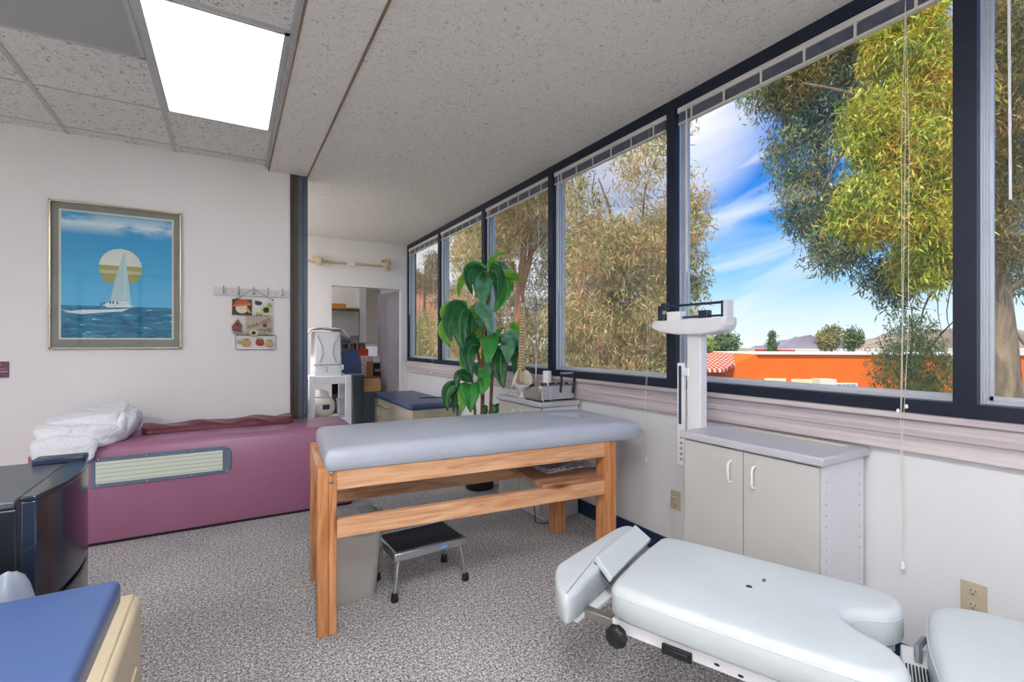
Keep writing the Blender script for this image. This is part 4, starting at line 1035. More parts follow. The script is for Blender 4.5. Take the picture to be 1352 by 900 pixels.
emo = thing('office_fill_light', 'added fill lamp of the office beyond, unseen on its ceiling', 'ceiling light', (.9, 7.7, ZC-.02))  # added lamp, out of sight, to brighten the office
B(-.3, -.3, .0, .3, .3, .012).build('diffuser', emis('office_fill', (1, .96, .92, 1), 6.0), emo, smooth=False)
B(-.32, -.32, .012, .32, .32, .02).build('frame', 'tbar', emo, smooth=False)

# ------------------------------------------------------------------ electrotherapy unit, spine model, cup on the far cabinet
ZK = .8305
t = thing('electrotherapy_unit', 'grey metal electrotherapy unit with black knobs and carrying handle', 'therapy device', (2.03, 2.93, ZK))
g = MB().prism([(-.155, -.11, .01), (-.155, .11, .01), (-.155, .11, .07), (-.155, -.06, .115), (-.155, -.11, .115)], (.31, 0, 0)); g.build('housing', 'steel', t, bevel=.006)
B(-.14, -.114, .012, .14, -.11, .108).build('end_panel', plain('silver_paint', 'c2c4cc', .3, .5), t, bevel=.002)
for x in (-.13, .13):
    for y in (-.09, .09): MB().cyl((x, y, 0), (x, y, .012), .012, 10).build('foot', 'black', t)
for k in range(7): MB().lathe([(.012, 0), (.012, .012), (.009, .016)], (-.12+k*.036, -.085+.01*(k % 2), .115), 12).build('knob', 'black', t)
hd = MB().tube([(.02, -.118, .06), (.03, -.118, .16), (.035, -.10, .195)], .009, 8).build('handle_arm', 'black', t)
MB().tube([(.13, -.118, .05), (.145, -.118, .15), (.15, -.10, .195)], .010, 8).build('handle_arm', 'black', t)
MB().tube([(.035, -.10, .195), (.15, -.10, .195)], .007, 8).build('handle_grip', 'chrome', t)
for k, x in enumerate((-.145, -.075)):
    MB().tube([(x, -.10, .118), (x-.005, -.13, .10), (x-.005, -.135, .03), (x+.004, -.14, .004)], .003, 6).build('lead_wire', 'cord', t)
# white bottle
t = MB().lathe([(.03, 0), (.034, .004), (.034, .19), (.030, .20), (.0, .20)], (0, 0, 0), 20).build('white_bottle', 'whiteplastic'); t.location = (2.12, 3.085, ZK)
tag(t, 'plain white cylindrical bottle behind the electrotherapy unit', 'bottle')
# small white shell shaped dish / probe
t = thing('ultrasound_probe', 'white dish shaped probe with black grip in front of the therapy unit', 'probe', (1.915, 3.12, ZK))
MB().lathe([(.03, 0), (.035, .004), (.012, .02), (.01, .045), (.045, .065), (.06, .09), (.05, .095), (.0, .095)], (0, 0, 0), 20, sx=1, sy=1.0).build('dish', 'whiteplastic', t)
MB().tube([(.05, -.02, .085), (.075, -.04, .10), (.085, -.045, .06)], [.01, .014, .01], 8).build('grip', 'black', t)
# spine on stand
t = thing('spine_model', 'anatomical spine model with pelvis hanging on a wire stand', 'anatomical model', (2.03, 3.27, ZK), 0)
B(-.09, -.11, 0, .09, .10, .014).build('stand_base', 'bone_light', t, bevel=.003)
MB().tube([(.05, -.085, .01), (.05, -.085, .80), (.045, -.075, .815), (-.0, .05, .818), (-.0, .06, .80), (-.0, .06, .76)], .004, 8).build('stand_pole', 'chrome', t)
for k in range(23):
    a = k/22; z = .20+.50*a
    y = .045+.022*math.sin(a*5.2+.4); x = -.0+.012*math.sin(a*5.2); r = .030*(1-.42*a)
    m_ = MB()
    m_.lathe([(r*.9, 0), (r, .003), (r*.9, .009), (r, .014), (r*.9, .016)], (x, y, z), 12)
    m_.tube([(x, y, z+.008), (x+.012, y-.042*(1-.3*a), z-.004)], [.006, .004], 6).tube([(x, y, z+.008), (x-.03*(1-.4*a), y-.02, z+.004)], [.005, .003], 6).tube([(x, y, z+.008), (x+.034*(1-.4*a), y-.014, z+.004)], [.005, .003], 6)
    vb = m_.build('vertebra', 'bone', t)
    if k < 22: MB().lathe([(r*.8, 0), (r*.86, .003), (r*.8, .006)], (x, y, z+.0162), 10).build('disc', 'disc', vb)
MB().ball((-.0, .05, .72), (.022, .026, .02), 12, 8, wob=.1).build('skull_base', 'bone', t)
MB().ball((0, .04, .155), (.032, .02, .06), 14, 10, e=.9).build('sacrum', 'bone', t)
for s_ in (-1, 1):
    Tp = Matrix.Translation((s_*.05-.02, .03, .13)) @ Matrix.Rotation(s_*.5, 4, 'Z') @ Matrix.Rotation(s_*-.35, 4, 'Y')
    pv = MB().ball((0, 0, 0), (.018, .062, .075), 18, 12, wob=.06, seed=3+s_, T=Tp).build('hip_bone', 'bone_light', t)
    MB().tube([(s_*.07-.02, .0, .10), (s_*.055-.02, -.03, .05), (s_*.02-.02, -.045, .055), (s_*.01-.02, -.05, .075)], [.016, .012, .011, .008], 8).build('pubic_arch', 'bone_light', pv)
MB().ball((-.015, -.0, .20), (.012, .012, .01), 10, 7).build('herniated_disc', plain('disc_red', 'a03028', .5), t)

# ------------------------------------------------------------------ potted dracaena
PD = 4.12
t = thing('potted_dracaena', 'tall broad leaved green plant behind the massage table', 'plant', (1.85, 3.72, 0))
MB().lathe([(.11, 0), (.12, .01), (.145, .27), (.155, .28), (.155, .30), (.14, .30), (.13, .27)], (0, 0, 0), 28).build('pot', 'pot', t, ang=50)
MB().lathe([(.132, .26), (.132, .272)], (0, 0, 0), 24).build('soil', 'soil', t)
def pp(x, y, dd=0): return W(560+x/3.913, 330+y/3.913, PD+dd)
wi = WM[t.name].inverted()
for pts, r in (([(300, 1210), (301, 830), (303, 600), (310, 420), (328, 250), (335, 110)], .017), ([(345, 1210), (343, 820), (352, 640), (362, 520), (370, 490)], .014), ([(280, 1210), (262, 830), (250, 680)], .013), ([(302, 640), (270, 500), (240, 320)], .012)):
    q = [pp(*p) for p in pts]
    if pts[0][1] > 1000: q[0] = Vector((1.85+(pts[0][0]-305)*.0012, 3.72, .27))
    MB().tube([wi @ p for p in q], [r*1.1]+[r]*(len(q)-2)+[r*.7], 10).build('stem', 'stem', t)
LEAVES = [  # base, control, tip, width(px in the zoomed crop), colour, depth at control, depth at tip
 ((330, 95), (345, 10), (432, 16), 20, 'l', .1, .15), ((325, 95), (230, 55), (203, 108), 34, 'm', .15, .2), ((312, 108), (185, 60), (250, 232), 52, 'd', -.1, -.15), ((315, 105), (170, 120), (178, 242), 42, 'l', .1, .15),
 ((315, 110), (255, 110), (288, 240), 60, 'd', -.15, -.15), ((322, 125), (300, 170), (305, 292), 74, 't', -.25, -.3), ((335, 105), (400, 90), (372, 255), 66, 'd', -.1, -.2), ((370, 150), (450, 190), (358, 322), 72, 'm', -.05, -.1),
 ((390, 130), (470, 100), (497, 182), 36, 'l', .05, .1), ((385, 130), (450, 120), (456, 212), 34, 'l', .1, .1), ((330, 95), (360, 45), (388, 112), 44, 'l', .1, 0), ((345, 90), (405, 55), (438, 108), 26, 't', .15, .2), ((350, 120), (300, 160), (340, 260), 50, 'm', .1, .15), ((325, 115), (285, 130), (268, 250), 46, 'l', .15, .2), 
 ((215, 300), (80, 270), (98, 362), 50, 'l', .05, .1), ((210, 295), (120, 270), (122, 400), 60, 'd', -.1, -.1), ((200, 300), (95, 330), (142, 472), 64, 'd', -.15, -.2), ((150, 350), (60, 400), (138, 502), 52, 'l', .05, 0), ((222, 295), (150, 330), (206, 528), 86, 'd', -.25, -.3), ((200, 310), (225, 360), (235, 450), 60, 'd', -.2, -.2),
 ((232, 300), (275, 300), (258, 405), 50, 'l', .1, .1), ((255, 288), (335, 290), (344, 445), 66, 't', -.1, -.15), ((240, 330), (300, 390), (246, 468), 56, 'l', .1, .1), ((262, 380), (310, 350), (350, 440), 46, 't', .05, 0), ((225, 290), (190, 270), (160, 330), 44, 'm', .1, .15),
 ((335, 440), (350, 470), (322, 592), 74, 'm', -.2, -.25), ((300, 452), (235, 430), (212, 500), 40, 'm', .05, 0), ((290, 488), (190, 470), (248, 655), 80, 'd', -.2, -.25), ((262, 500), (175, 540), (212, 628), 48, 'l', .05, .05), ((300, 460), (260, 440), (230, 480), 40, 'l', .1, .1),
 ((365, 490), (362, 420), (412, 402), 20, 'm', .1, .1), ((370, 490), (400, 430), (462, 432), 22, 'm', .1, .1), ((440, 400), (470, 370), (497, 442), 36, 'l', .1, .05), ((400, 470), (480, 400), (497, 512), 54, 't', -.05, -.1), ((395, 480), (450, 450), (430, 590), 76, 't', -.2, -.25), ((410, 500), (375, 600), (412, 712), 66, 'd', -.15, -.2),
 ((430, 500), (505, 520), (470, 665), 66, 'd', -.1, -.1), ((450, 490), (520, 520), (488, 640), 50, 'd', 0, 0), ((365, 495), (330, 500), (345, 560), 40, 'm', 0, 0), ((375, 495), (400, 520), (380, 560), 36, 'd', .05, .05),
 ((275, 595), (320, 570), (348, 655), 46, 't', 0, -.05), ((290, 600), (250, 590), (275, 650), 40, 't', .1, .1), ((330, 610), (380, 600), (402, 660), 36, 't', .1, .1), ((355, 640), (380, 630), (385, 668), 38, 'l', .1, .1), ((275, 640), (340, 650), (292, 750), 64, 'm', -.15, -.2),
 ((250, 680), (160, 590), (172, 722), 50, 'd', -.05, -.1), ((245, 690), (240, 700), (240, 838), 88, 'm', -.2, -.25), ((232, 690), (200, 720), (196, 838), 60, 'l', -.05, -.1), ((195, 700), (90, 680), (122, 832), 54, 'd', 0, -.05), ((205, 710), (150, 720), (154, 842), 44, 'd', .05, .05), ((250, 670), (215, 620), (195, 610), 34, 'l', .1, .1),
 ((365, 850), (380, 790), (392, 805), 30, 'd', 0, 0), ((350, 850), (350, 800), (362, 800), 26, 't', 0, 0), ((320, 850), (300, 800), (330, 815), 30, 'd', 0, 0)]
fwd = Vector((S, C, 0))
for k, (b, c, e, wpx, colr, dc, de) in enumerate(LEAVES):
    p0, p1, p2 = pp(*b), pp(*c, dc*.6), pp(*e, de*.6); n_ = 12; wm = 1.15*wpx/3.913*PD/F/2
    vs = []; rr = random.Random(k); tw = rr.uniform(-.5, .5)
    for i in range(n_+1):
        s_ = i/n_; p = p0*(1-s_)**2+p1*2*s_*(1-s_)+p2*s_*s_; d = ((p1-p0)*(1-s_)+(p2-p1)*s_)
        if d.length < 1e-5: d = Vector((0, 0, -1))
        d.normalize(); side = d.cross(fwd)
        if side.length < .1: side = Vector((C, -S, 0))
        side.normalize(); nrm = side.cross(d).normalized(); side = (side*math.cos(tw*s_)+nrm*math.sin(tw*s_)).normalized()
        w_ = wm*(math.sin(PI*min(1, s_**.75*.97+.03))**.75 if s_ < 1 else .02)*(1 if s_ > .0 else .5)+.003
        rip = .006*math.sin(9*s_+k)
        up_ = nrm if nrm.dot(fwd) < 0 else -nrm
        for j, q in enumerate((-1, -.55, -.07, .07, .55, 1)):
            vs.append(wi @ (p + side*q*w_ - up_*(abs(q)*w_*-.28) + up_*rip*(abs(q) > .9)*(1 if q > 0 else -1) - up_*.10*w_*(abs(q) < .1)))
    mb = MB()
    fs = [(i*6+j, i*6+j+1, (i+1)*6+j+1, (i+1)*6+j) for i in range(n_) for j in range(5)]
    mb.add(vs, fs); mb.mi = [1 if (f[0] % 6) == 2 else 0 for f in fs]
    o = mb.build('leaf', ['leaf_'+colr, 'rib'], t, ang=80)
    md = o.modifiers.new('th', 'SOLIDIFY'); md.thickness = .0012

# ------------------------------------------------------------------ OUTSIDE
ZG = -3.6
def groundm():
    n = N('outdoor_ground'); v = n.coords(); no = n.noise(v, .12, 4)
    n.bsdf(n.ramp(no, [(.4, lin('8f8d86')), (.55, lin('6f7f4b')), (.7, lin('a29a82'))]), .95, 0, .1); return n.m
struct('ground', B(XW+.6, -120, ZG-.5, 400, 300, ZG), groundm(), origin=False)
# hills far away
g = MB(); vs = []; NX = 60
def hill(name, us, vh, D, dep, mat, label):
    mb = MB(); top = []; n = 40
    for k in range(n+1):
        s_ = k/n*(len(us)-1); i = min(int(s_), len(us)-2); f = s_-i
        u = us[i]*(1-f)+us[i+1]*f; h = vh[i]*(1-f)+vh[i+1]*f + .9*math.sin(k*1.7)+.6*math.sin(k*3.1)
        top.append((u, h))
    vs = []
    for (u, v) in top:
        a = W(u, v, D); fo = W(u, 452, D-dep*.6); ba = W(u, 452, D+dep)
        vs += [(fo.x, fo.y, ZG), ((a.x+fo.x)/2, (a.y+fo.y)/2, (a.z*.8+ZG*.2)), tuple(a), (ba.x, ba.y, ZG)]
    fs = [(i*4+j, (i+1)*4+j, (i+1)*4+j+1, i*4+j+1) for i in range(n) for j in range(3)]
    fs += [(0, 1, 2, 3), (n*4+3, n*4+2, n*4+1, n*4)]
    mb.add(vs, fs); o = mb.build(name, mat, ang=60); return tag(o, label, 'hill')
hm1 = plain('hill_mauve', '8e8794', .95, 0, .1, .25, .03); hm2 = plain('hill_brown', '9a8a7c', .95, 0, .1, .25, .05)
hill('hill', [985, 1020, 1060, 1100, 1160, 1220], [460, 452, 443, 442, 452, 462], 240, 30, hm1, 'distant mauve hill left of the tall palm like tree')
hill('hill', [1120, 1170, 1210, 1250, 1300, 1352, 1420], [456, 440, 436, 434, 432, 436, 440], 150, 25, hm2, 'distant brown hill behind the slender sapling at right')
hill('hill', [430, 520, 560, 590, 640], [330, 345, 362, 380, 400], 40, 8, plain('red_bank', 'b5806c', .95, 0, .1, .2, .4), 'reddish slope seen through the far corner window')
# orange building (front wall faces the window)
def stucco(name, col):
    n = N(name); v = n.coords(); n.bsdf(n.ramp(n.noise(v, .8, 4), [(.3, tuple(x*.9 for x in lin(col)[:3])+(1,)), (.7, lin(col))]), .9, 0, .1, n.noise(v, 30, 3), .1, .02); return n.m
DB = 42
fl, fr_ = W(962, 452, DB), W(1480, 452, DB-3)
def bpt(u, v, D=None):   # on the front wall
    D = DB - 3*(u-962)/(1480-962) if D is None else D
    return W(u, v, D)
bd = thing('orange_building', 'long bright orange stucco building with a white roof edge across the street', 'building', (bpt(1150, 452).x, bpt(1150, 452).y, ZG))
depv = Vector((S, C, 0))*9
t_l, t_m, t_r = bpt(998, 467.5), bpt(1150, 469), bpt(1480, 474)
zt0 = t_l.z
bpoly = [(bpt(952, 0).x, bpt(952, 0).y, ZG), (bpt(1480, 0).x, bpt(1480, 0).y, ZG), (t_r.x, t_r.y, zt0-.05), (t_l.x, t_l.y, zt0), (bpt(952, 488).x, bpt(952, 488).y, bpt(952, 488).z)]
MB().prism(bpoly, depv).build('wall', stucco('orange_stucco', 'e06a22'), bd, world=True, smooth=False)
rp = [(t_l.x, t_l.y, zt0), (t_r.x, t_r.y, zt0-.05), (t_r.x, t_r.y, zt0+.06), (t_l.x, t_l.y, zt0+.1)]
o_ = Vector((-S, -C, 0))*.25
MB().prism([Vector(p)+o_ for p in rp], depv*1.02).build('roof_edge', plain('roof_white', 'ece9e4', .7), bd, world=True, smooth=False)
def facade(u0, v0, u1, v1, name, mat, proud=.12, par=None):
    a, b = bpt(u0, v0), bpt(u1, v1); c_, d_ = bpt(u1, v0), bpt(u0, v1)
    pts = [(a.x, a.y, a.z), (d_.x, d_.y, b.z), (b.x, b.y, b.z), (c_.x, c_.y, a.z)]
    return MB().prism([Vector(p)-Vector((S, C, 0))*proud for p in pts], Vector((S, C, 0))*(proud-.01)).build(name, mat, par or bd, world=True, smooth=False)
mw = plain('cream_window', 'ddd3b4', .5); mg = plain('grey_louvre', '8b95a3', .5)
facade(1009, 499, 1037, 508, 'window', mw); facade(1044, 500, 1071, 510, 'window', mw)
ac = facade(1071, 499, 1092, 514, 'air_conditioner', plain('ac_white', 'd9d5cd', .6), 1.2)
l1 = facade(1094, 505, 1130, 515, 'window', plain('win_white', 'e0e2e2', .5), .2)
for k in range(5): facade(1096+k*6.6, 506.5, 1101+k*6.6, 513.5, 'louvre', mg, .28, l1)
facade(998, 503, 1016, 507, 'vehicle_roof_canopy', plain('canopy_pale', 'e2e2e0', .5), .6)
# tile roofed wing at the left
rt = thing('tile_roof_building', 'low building wing with a red clay tile roof left of the orange wall', 'building', (bpt(940, 452).x, bpt(940, 452).y, ZG))
e0, e1 = W(905, 487, 40), W(955, 487.5, 40)
r0, r1 = W(905, 466, 46), W(999, 466.5, 46)
def tilem():
    n = N('clay_tiles'); v = n.coords(rot=(0, 0, YAW)); w1 = n.n('ShaderNodeTexWave', ins={'Vector': v, 'Scale': .75, 'Distortion': 0.0}); w1.bands_direction = 'X'
    w2 = n.n('ShaderNodeTexWave', ins={'Vector': v, 'Scale': .55, 'Distortion': 0.0}); w2.bands_direction = 'Y'
    f = n.math('MULTIPLY', w1.outputs[0], w2.outputs[0])
    n.bsdf(n.ramp(f, [(.08, lin('b34a30')), (.35, lin('d9876c')), (.6, lin('f1ddd0'))]), .8, 0, .2, f, .6, .2); return n.m
MB().prism([e0, e1, r1, r0], (0, 0, -.25)).build('roof', tilem(), rt, world=True, smooth=False)
a, b = W(905, 489, 41), W(957, 489, 41)
MB().prism([(a.x, a.y, ZG), (b.x, b.y, ZG), (b.x, b.y, a.z-.1), (a.x, a.y, a.z-.1)], Vector((S, C, 0))*8).build('wall', stucco('brick_red_stucco', 'a84a34'), rt, world=True, smooth=False)
# more distant roofs
for (u0, u1, v0, v1, D, c, lb) in ((1040, 1200, 461, 466, 90, 'd8d4cc', 'long pale flat roofed building beyond the orange one'), (1029, 1050, 461.5, 464.5, 80, 'c0463c', 'small red roofed building beyond the orange one'), (985, 1030, 460, 465, 100, 'b0a8a0', 'grey low building left of the red roof'), (1300, 1400, 460, 470, 95, 'd5d3d0', 'white low building at the right behind the trunk')):
    a, b = W(u0, v0, D), W(u1, v1, D)
    o = MB().prism([(a.x, a.y, ZG), (b.x, b.y, ZG), (b.x, b.y, a.z), (a.x, a.y, a.z)], Vector((S, C, 0))*8)
    rid = (Vector((a.x, a.y, a.z))+Vector((b.x, b.y, a.z)))/2
    o.box(-1, -1, 0, 1, 1, .5, T=Matrix.Translation(rid+Vector((S, C, -.2))*3))
    tag(o.build('distant_building', plain('far_'+c, c, .8), smooth=False), lb, 'building')

# ---- foliage
def foliage_mat(name, stops, scale=.9, trans=.35, spec=.4):
    n = N(name); at = n.n('ShaderNodeAttribute', attribute_name='leafrand'); v = n.coords()
    no = n.noise(v, scale, 3, .55); f = n.math('ADD', n.math('MULTIPLY', no, .62), n.math('MULTIPLY', at.outputs['Fac'], .38))
    cc = n.ramp(f, [(p, lin(c)) for p, c in stops])
    bs = n.bsdf(cc, .38, 0, spec); tl = n.n('ShaderNodeBsdfTranslucent'); n.l(cc, tl.inputs[0])
    mx = n.n('ShaderNodeMixShader', ins={0: trans}); n.l(bs.outputs[0], mx.inputs[1]); n.l(tl.outputs[0], mx.inputs[2]); n.l(mx.outputs[0], n.out.inputs[0]); return n.m
def foliage(name, blobs, nleaf, L, wd, mat, parent, clump=.28, per=26, droop=.6):
    """blobs: (centre, radii, weight). leaves gathered in twig clumps, hanging."""
    ws = np.array([b[2] for b in blobs], float); ws /= ws.sum()
    nc = nleaf//per; idx = rng.choice(len(blobs), nc, p=ws)
    cen = np.array([list(b[0]) for b in blobs])[idx]; rad = np.array([list(b[1]) for b in blobs])[idx]
    d = rng.normal(size=(nc, 3)); d /= np.linalg.norm(d, axis=1)[:, None]
    r = rng.uniform(.12, 1, nc)**.45
    cc = cen+d*rad*r[:, None]
    ax = rng.normal(size=(nc, 3))*.7; ax[:, 2] -= .9; ax /= np.linalg.norm(ax, axis=1)[:, None]
    c = np.repeat(cc, per, 0); a = np.repeat(ax, per, 0); n = len(c)
    s_ = rng.uniform(-1, 1, n)[:, None]
    p = c + a*s_*clump + rng.normal(size=(n, 3))*clump*.33
    dr = rng.normal(size=(n, 3))*.75; dr[:, 2] -= droop; dr += a*.4; dr /= np.linalg.norm(dr, axis=1)[:, None]
    sd = np.cross(dr, rng.normal(size=(n, 3))); sd /= np.linalg.norm(sd, axis=1)[:, None]
    ll = (L*rng.uniform(.6, 1.25, n))[:, None]; ww = (wd*rng.uniform(.7, 1.3, n))[:, None]
    V = np.stack([p, p+dr*ll*.45+sd*ww, p+dr*ll, p+dr*ll*.45-sd*ww], 1).reshape(-1, 3)
    mi = np.array(WM[parent.name].inverted()); V = V @ mi[:3, :3].T + mi[:3, 3]
    me = bpy.data.meshes.new(name); me.vertices.add(len(V)); me.vertices.foreach_set('co', V.ravel())
    me.loops.add(4*n); me.loops.foreach_set('vertex_index', np.arange(4*n)); me.polygons.add(n)
    me.polygons.foreach_set('loop_start', np.arange(n)*4); me.polygons.foreach_set('loop_total', np.full(n, 4))
    me.update(calc_edges=True)
    at = me.attributes.new('leafrand', 'FLOAT', 'FACE'); at.data.foreach_set('value', rng.uniform(0, 1, n).astype(np.float32))
    me.materials.append(mat); o = bpy.data.objects.new(name, me); COL.objects.link(o); o.parent = parent; WM[o.name] = WM[parent.name]
    o['kind'] = 'stuff'
    return o
def bark(name, a, b, c):
    n = N(name); v = n.coords((1, 1, .25)); no = n.noise(v, 5, 5, .65, .6)
    n.bsdf(n.ramp(no, [(.35, lin(a)), (.5, lin(b)), (.65, lin(c))]), .85, 0, .2, no, .5, .04); return n.m
bk1 = bark('bark_grey', '4f4a44', '77695a', '958673'); bk2 = bark('bark_orange', '7a4f30', 'a06c45', 'b08a66')
def branches(parent, specs, mat, name='branch'):
    wi = WM[parent.name].inverted()
    for pts, r0, r1 in specs:
        q = [wi @ Vector(p) for p in pts]; n = len(q)
        # smooth by subdivision
        f = []
        for i in range(n-1):
            for k in range(3):
                s_ = k/3; a_ = q[max(i-1, 0)]; b_ = q[i]; c_ = q[i+1]; d_ = q[min(i+2, n-1)]
                f.append(.5*((2*b_)+(c_-a_)*s_+(2*a_-5*b_+4*c_-d_)*s_*s_+(3*b_-a_-3*c_+d_)*s_**3))
        f.append(q[-1]); m = len(f)
        MB().tube(f, [r0+(r1-r0)*(i/(m-1)) for i in range(m)], 10).build(name, mat, parent, ang=60)

def blob(u, v, D, ru, rv, rd, w): 
    k = D/F; return (tuple(W(u, v, D)), (math.hypot(C*ru*k, S*rd), math.hypot(S*ru*k, C*rd), rv*k), w)

# right tree: sunlit and shaded masses, light put into their leaf colours, grey trunk behind the last window
fm_y = foliage_mat('leaves_sunlit_tone', [(.30, '6c8428'), (.43, 'a2b038'), (.53, 'ced454'), (.62, 'e2c654'), (.70, 'd8984a')], 1.1, .4)
fm_b = foliage_mat('leaves_shade_tone', [(.30, '3c6066'), (.45, '5d8478'), (.55, '93a56c'), (.68, 'b09a70')], .8, .3)
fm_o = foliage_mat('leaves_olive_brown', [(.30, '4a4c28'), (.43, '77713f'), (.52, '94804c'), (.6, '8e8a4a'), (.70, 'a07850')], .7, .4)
fm_o2 = foliage_mat('leaves_pale_olive', [(.30, '6e7440'), (.42, 'a8aa66'), (.50, 'd6c296'), (.58, 'd0d294'), (.68, 'e0ac80')], .7, .45)
fm_g = foliage_mat('leaves_fresh_green', [(.3, '4c6e34'), (.5, '7b9a48'), (.7, 'a9b060')], 1.0, .4)
T1 = W(1318, 452, 8.5)
tr = thing('eucalyptus_tree', 'big eucalyptus with sunlit yellow green leaves outside the two right windows', 'tree', (T1.x, T1.y, ZG))
branches(tr, [([(T1.x+.05, T1.y, ZG-.05), W(1325, 620, 8.5), W(1320, 480, 8.5), W(1312, 380, 8.5), W(1308, 260, 8.5), W(1325, 100, 8.5), W(1330, -120, 8.5)], .34, .12)], bk1, 'trunk')
branches(tr, [([W(1315, 400, 8.5), W(1350, 370, 8.4), W(1420, 340, 8.3)], .08, .04), ([W(1316, 250, 8.5), W(1230, 180, 8.3), W(1140, 130, 8.2), (W(1060, 110, 8.2))], .09, .02),
              ([W(1316, 180, 8.5), W(1260, 60, 8), W(1180, -30, 8)], .09, .02), ([W(1335, 430, 8.5), W(1375, 480, 8.4), W(1430, 520, 8.3)], .03, .01),
              ([W(1165, 140, 8.25), W(1120, 190, 8.3), W(1085, 250, 8.3)], .035, .008), ([W(1310, 300, 8.4), W(1265, 350, 8), W(1225, 395, 7.9), W(1215, 430, 7.9)], .03, .006),
              ([W(1262, 355, 8.0), W(1250, 410, 7.9), W(1256, 440, 7.9)], .012, .004), ([W(1250, 340, 8.0), W(1238, 400, 7.9), W(1243, 435, 7.9)], .010, .004)], bk1)
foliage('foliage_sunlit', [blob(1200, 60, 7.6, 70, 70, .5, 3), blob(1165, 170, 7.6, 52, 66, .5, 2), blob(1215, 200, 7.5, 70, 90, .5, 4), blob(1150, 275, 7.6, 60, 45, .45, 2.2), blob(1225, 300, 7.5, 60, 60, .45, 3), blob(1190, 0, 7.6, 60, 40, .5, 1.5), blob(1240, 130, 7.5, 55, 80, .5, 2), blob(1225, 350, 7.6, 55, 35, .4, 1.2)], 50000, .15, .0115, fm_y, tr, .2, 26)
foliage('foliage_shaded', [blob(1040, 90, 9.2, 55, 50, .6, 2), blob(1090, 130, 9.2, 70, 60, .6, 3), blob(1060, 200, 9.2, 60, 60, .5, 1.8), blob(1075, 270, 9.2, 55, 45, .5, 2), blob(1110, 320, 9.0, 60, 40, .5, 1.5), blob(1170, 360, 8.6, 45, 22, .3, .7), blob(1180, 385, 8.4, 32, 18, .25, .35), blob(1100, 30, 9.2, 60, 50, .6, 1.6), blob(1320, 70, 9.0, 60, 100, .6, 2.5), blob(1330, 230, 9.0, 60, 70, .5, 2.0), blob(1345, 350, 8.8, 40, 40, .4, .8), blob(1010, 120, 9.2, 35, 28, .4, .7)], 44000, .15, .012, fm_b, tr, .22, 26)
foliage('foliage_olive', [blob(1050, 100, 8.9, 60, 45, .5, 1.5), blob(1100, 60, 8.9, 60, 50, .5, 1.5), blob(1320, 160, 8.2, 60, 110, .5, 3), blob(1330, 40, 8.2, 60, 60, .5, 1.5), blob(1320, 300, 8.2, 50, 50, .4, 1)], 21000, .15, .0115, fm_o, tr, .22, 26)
# sapling in front of the orange wall
T2 = W(1205, 452, 9.5)
sp_ = thing('slender_sapling', 'slender green sapling in front of the orange building', 'tree', (T2.x, T2.y, ZG))
branches(sp_, [([(T2.x, T2.y, ZG-.05), W(1202, 620, 9.5), W(1200, 500, 9.5), W(1205, 440, 9.5), W(1200, 415, 9.5)], .05, .01), ([W(1200, 520, 9.5), W(1170, 470, 9.4), W(1160, 445, 9.4)], .02, .005), ([W(1202, 500, 9.5), W(1235, 450, 9.5), W(1258, 425, 9.5)], .03, .01), ([W(1202, 540, 9.5), W(1240, 490, 9.5), W(1256, 470, 9.5)], .02, .005)], bk1)
foliage('foliage', [blob(1200, 440, 9.5, 35, 25, .4, 1.2), blob(1180, 480, 9.5, 38, 28, .4, 1.3), blob(1225, 480, 9.5, 40, 32, .4, 1.6), blob(1195, 520, 9.5, 55, 25, .5, 1.5), blob(1240, 515, 9.5, 40, 30, .4, 1.0), blob(1200, 580, 9.5, 60, 40, .5, 1.5)], 10500, .11, .009, foliage_mat('sapling_leaves', [(.3, '4c6a40'), (.5, '7a9a58'), (.7, 'aab874')], 1.5, .45), sp_, .16, 22)
# left trees behind windows 1-4
T3 = W(860, 452, 10.5)
tA = thing('eucalyptus_tree', 'tall loose eucalyptus with olive brown leaves left of the weighing scale', 'tree', (T3.x, T3.y, ZG))
bk3 = bark('bark_brown', '4d3c30', '6f5a48', '8a7560')
branches(tA, [([(T3.x, T3.y, ZG-.05), W(862, 600, 10.5), W(850, 470, 10.5), W(835, 400, 10.5), W(815, 330, 10.5), W(806, 280, 10.5), W(790, 235, 10.5)], .17, .012)], bk3, 'trunk')
branches(tA, [([W(838, 405, 10.5), W(866, 372, 10.3), W(895, 345, 10.2), W(915, 330, 10.2)], .04, .008), ([W(822, 350, 10.5), W(846, 300, 10.4), W(852, 250, 10.4), W(868, 205, 10.4)], .035, .006), ([W(815, 330, 10.5), W(796, 300, 10.4), W(782, 262, 10.4), W(786, 225, 10.4)], .03, .006), ([W(832, 410, 10.5), W(800, 385, 10.4), W(770, 360, 10.4), W(752, 320, 10.4)], .03, .006)], bk3)
foliage('foliage', [blob(770, 270, 10.2, 30, 35, .5, .5), blob(850, 225, 10.4, 50, 60, .6, .55), blob(800, 340, 10.2, 70, 55, .7, 3), blob(870, 330, 10.4, 55, 60, .6, 2.2), blob(780, 430, 10.2, 70, 55, .7, 3.4), blob(860, 430, 10.2, 70, 55, .7, 3.0), blob(905, 280, 10.6, 35, 55, .4, .8), blob(915, 360, 10.6, 22, 40, .3, .35), blob(820, 510, 10.2, 100, 50, .8, 2.6), blob(880, 160, 10.6, 40, 50, .5, .5), blob(800, 570, 10, 120, 40, .8, 1.2)], 54000, .175, .013, fm_o2, tA, .26, 26)
T4 = W(682, 452, 12.5)
tB = thing('eucalyptus_tree', 'dense eucalyptus with a forked orange trunk behind the potted plant', 'tree', (T4.x, T4.y, ZG))
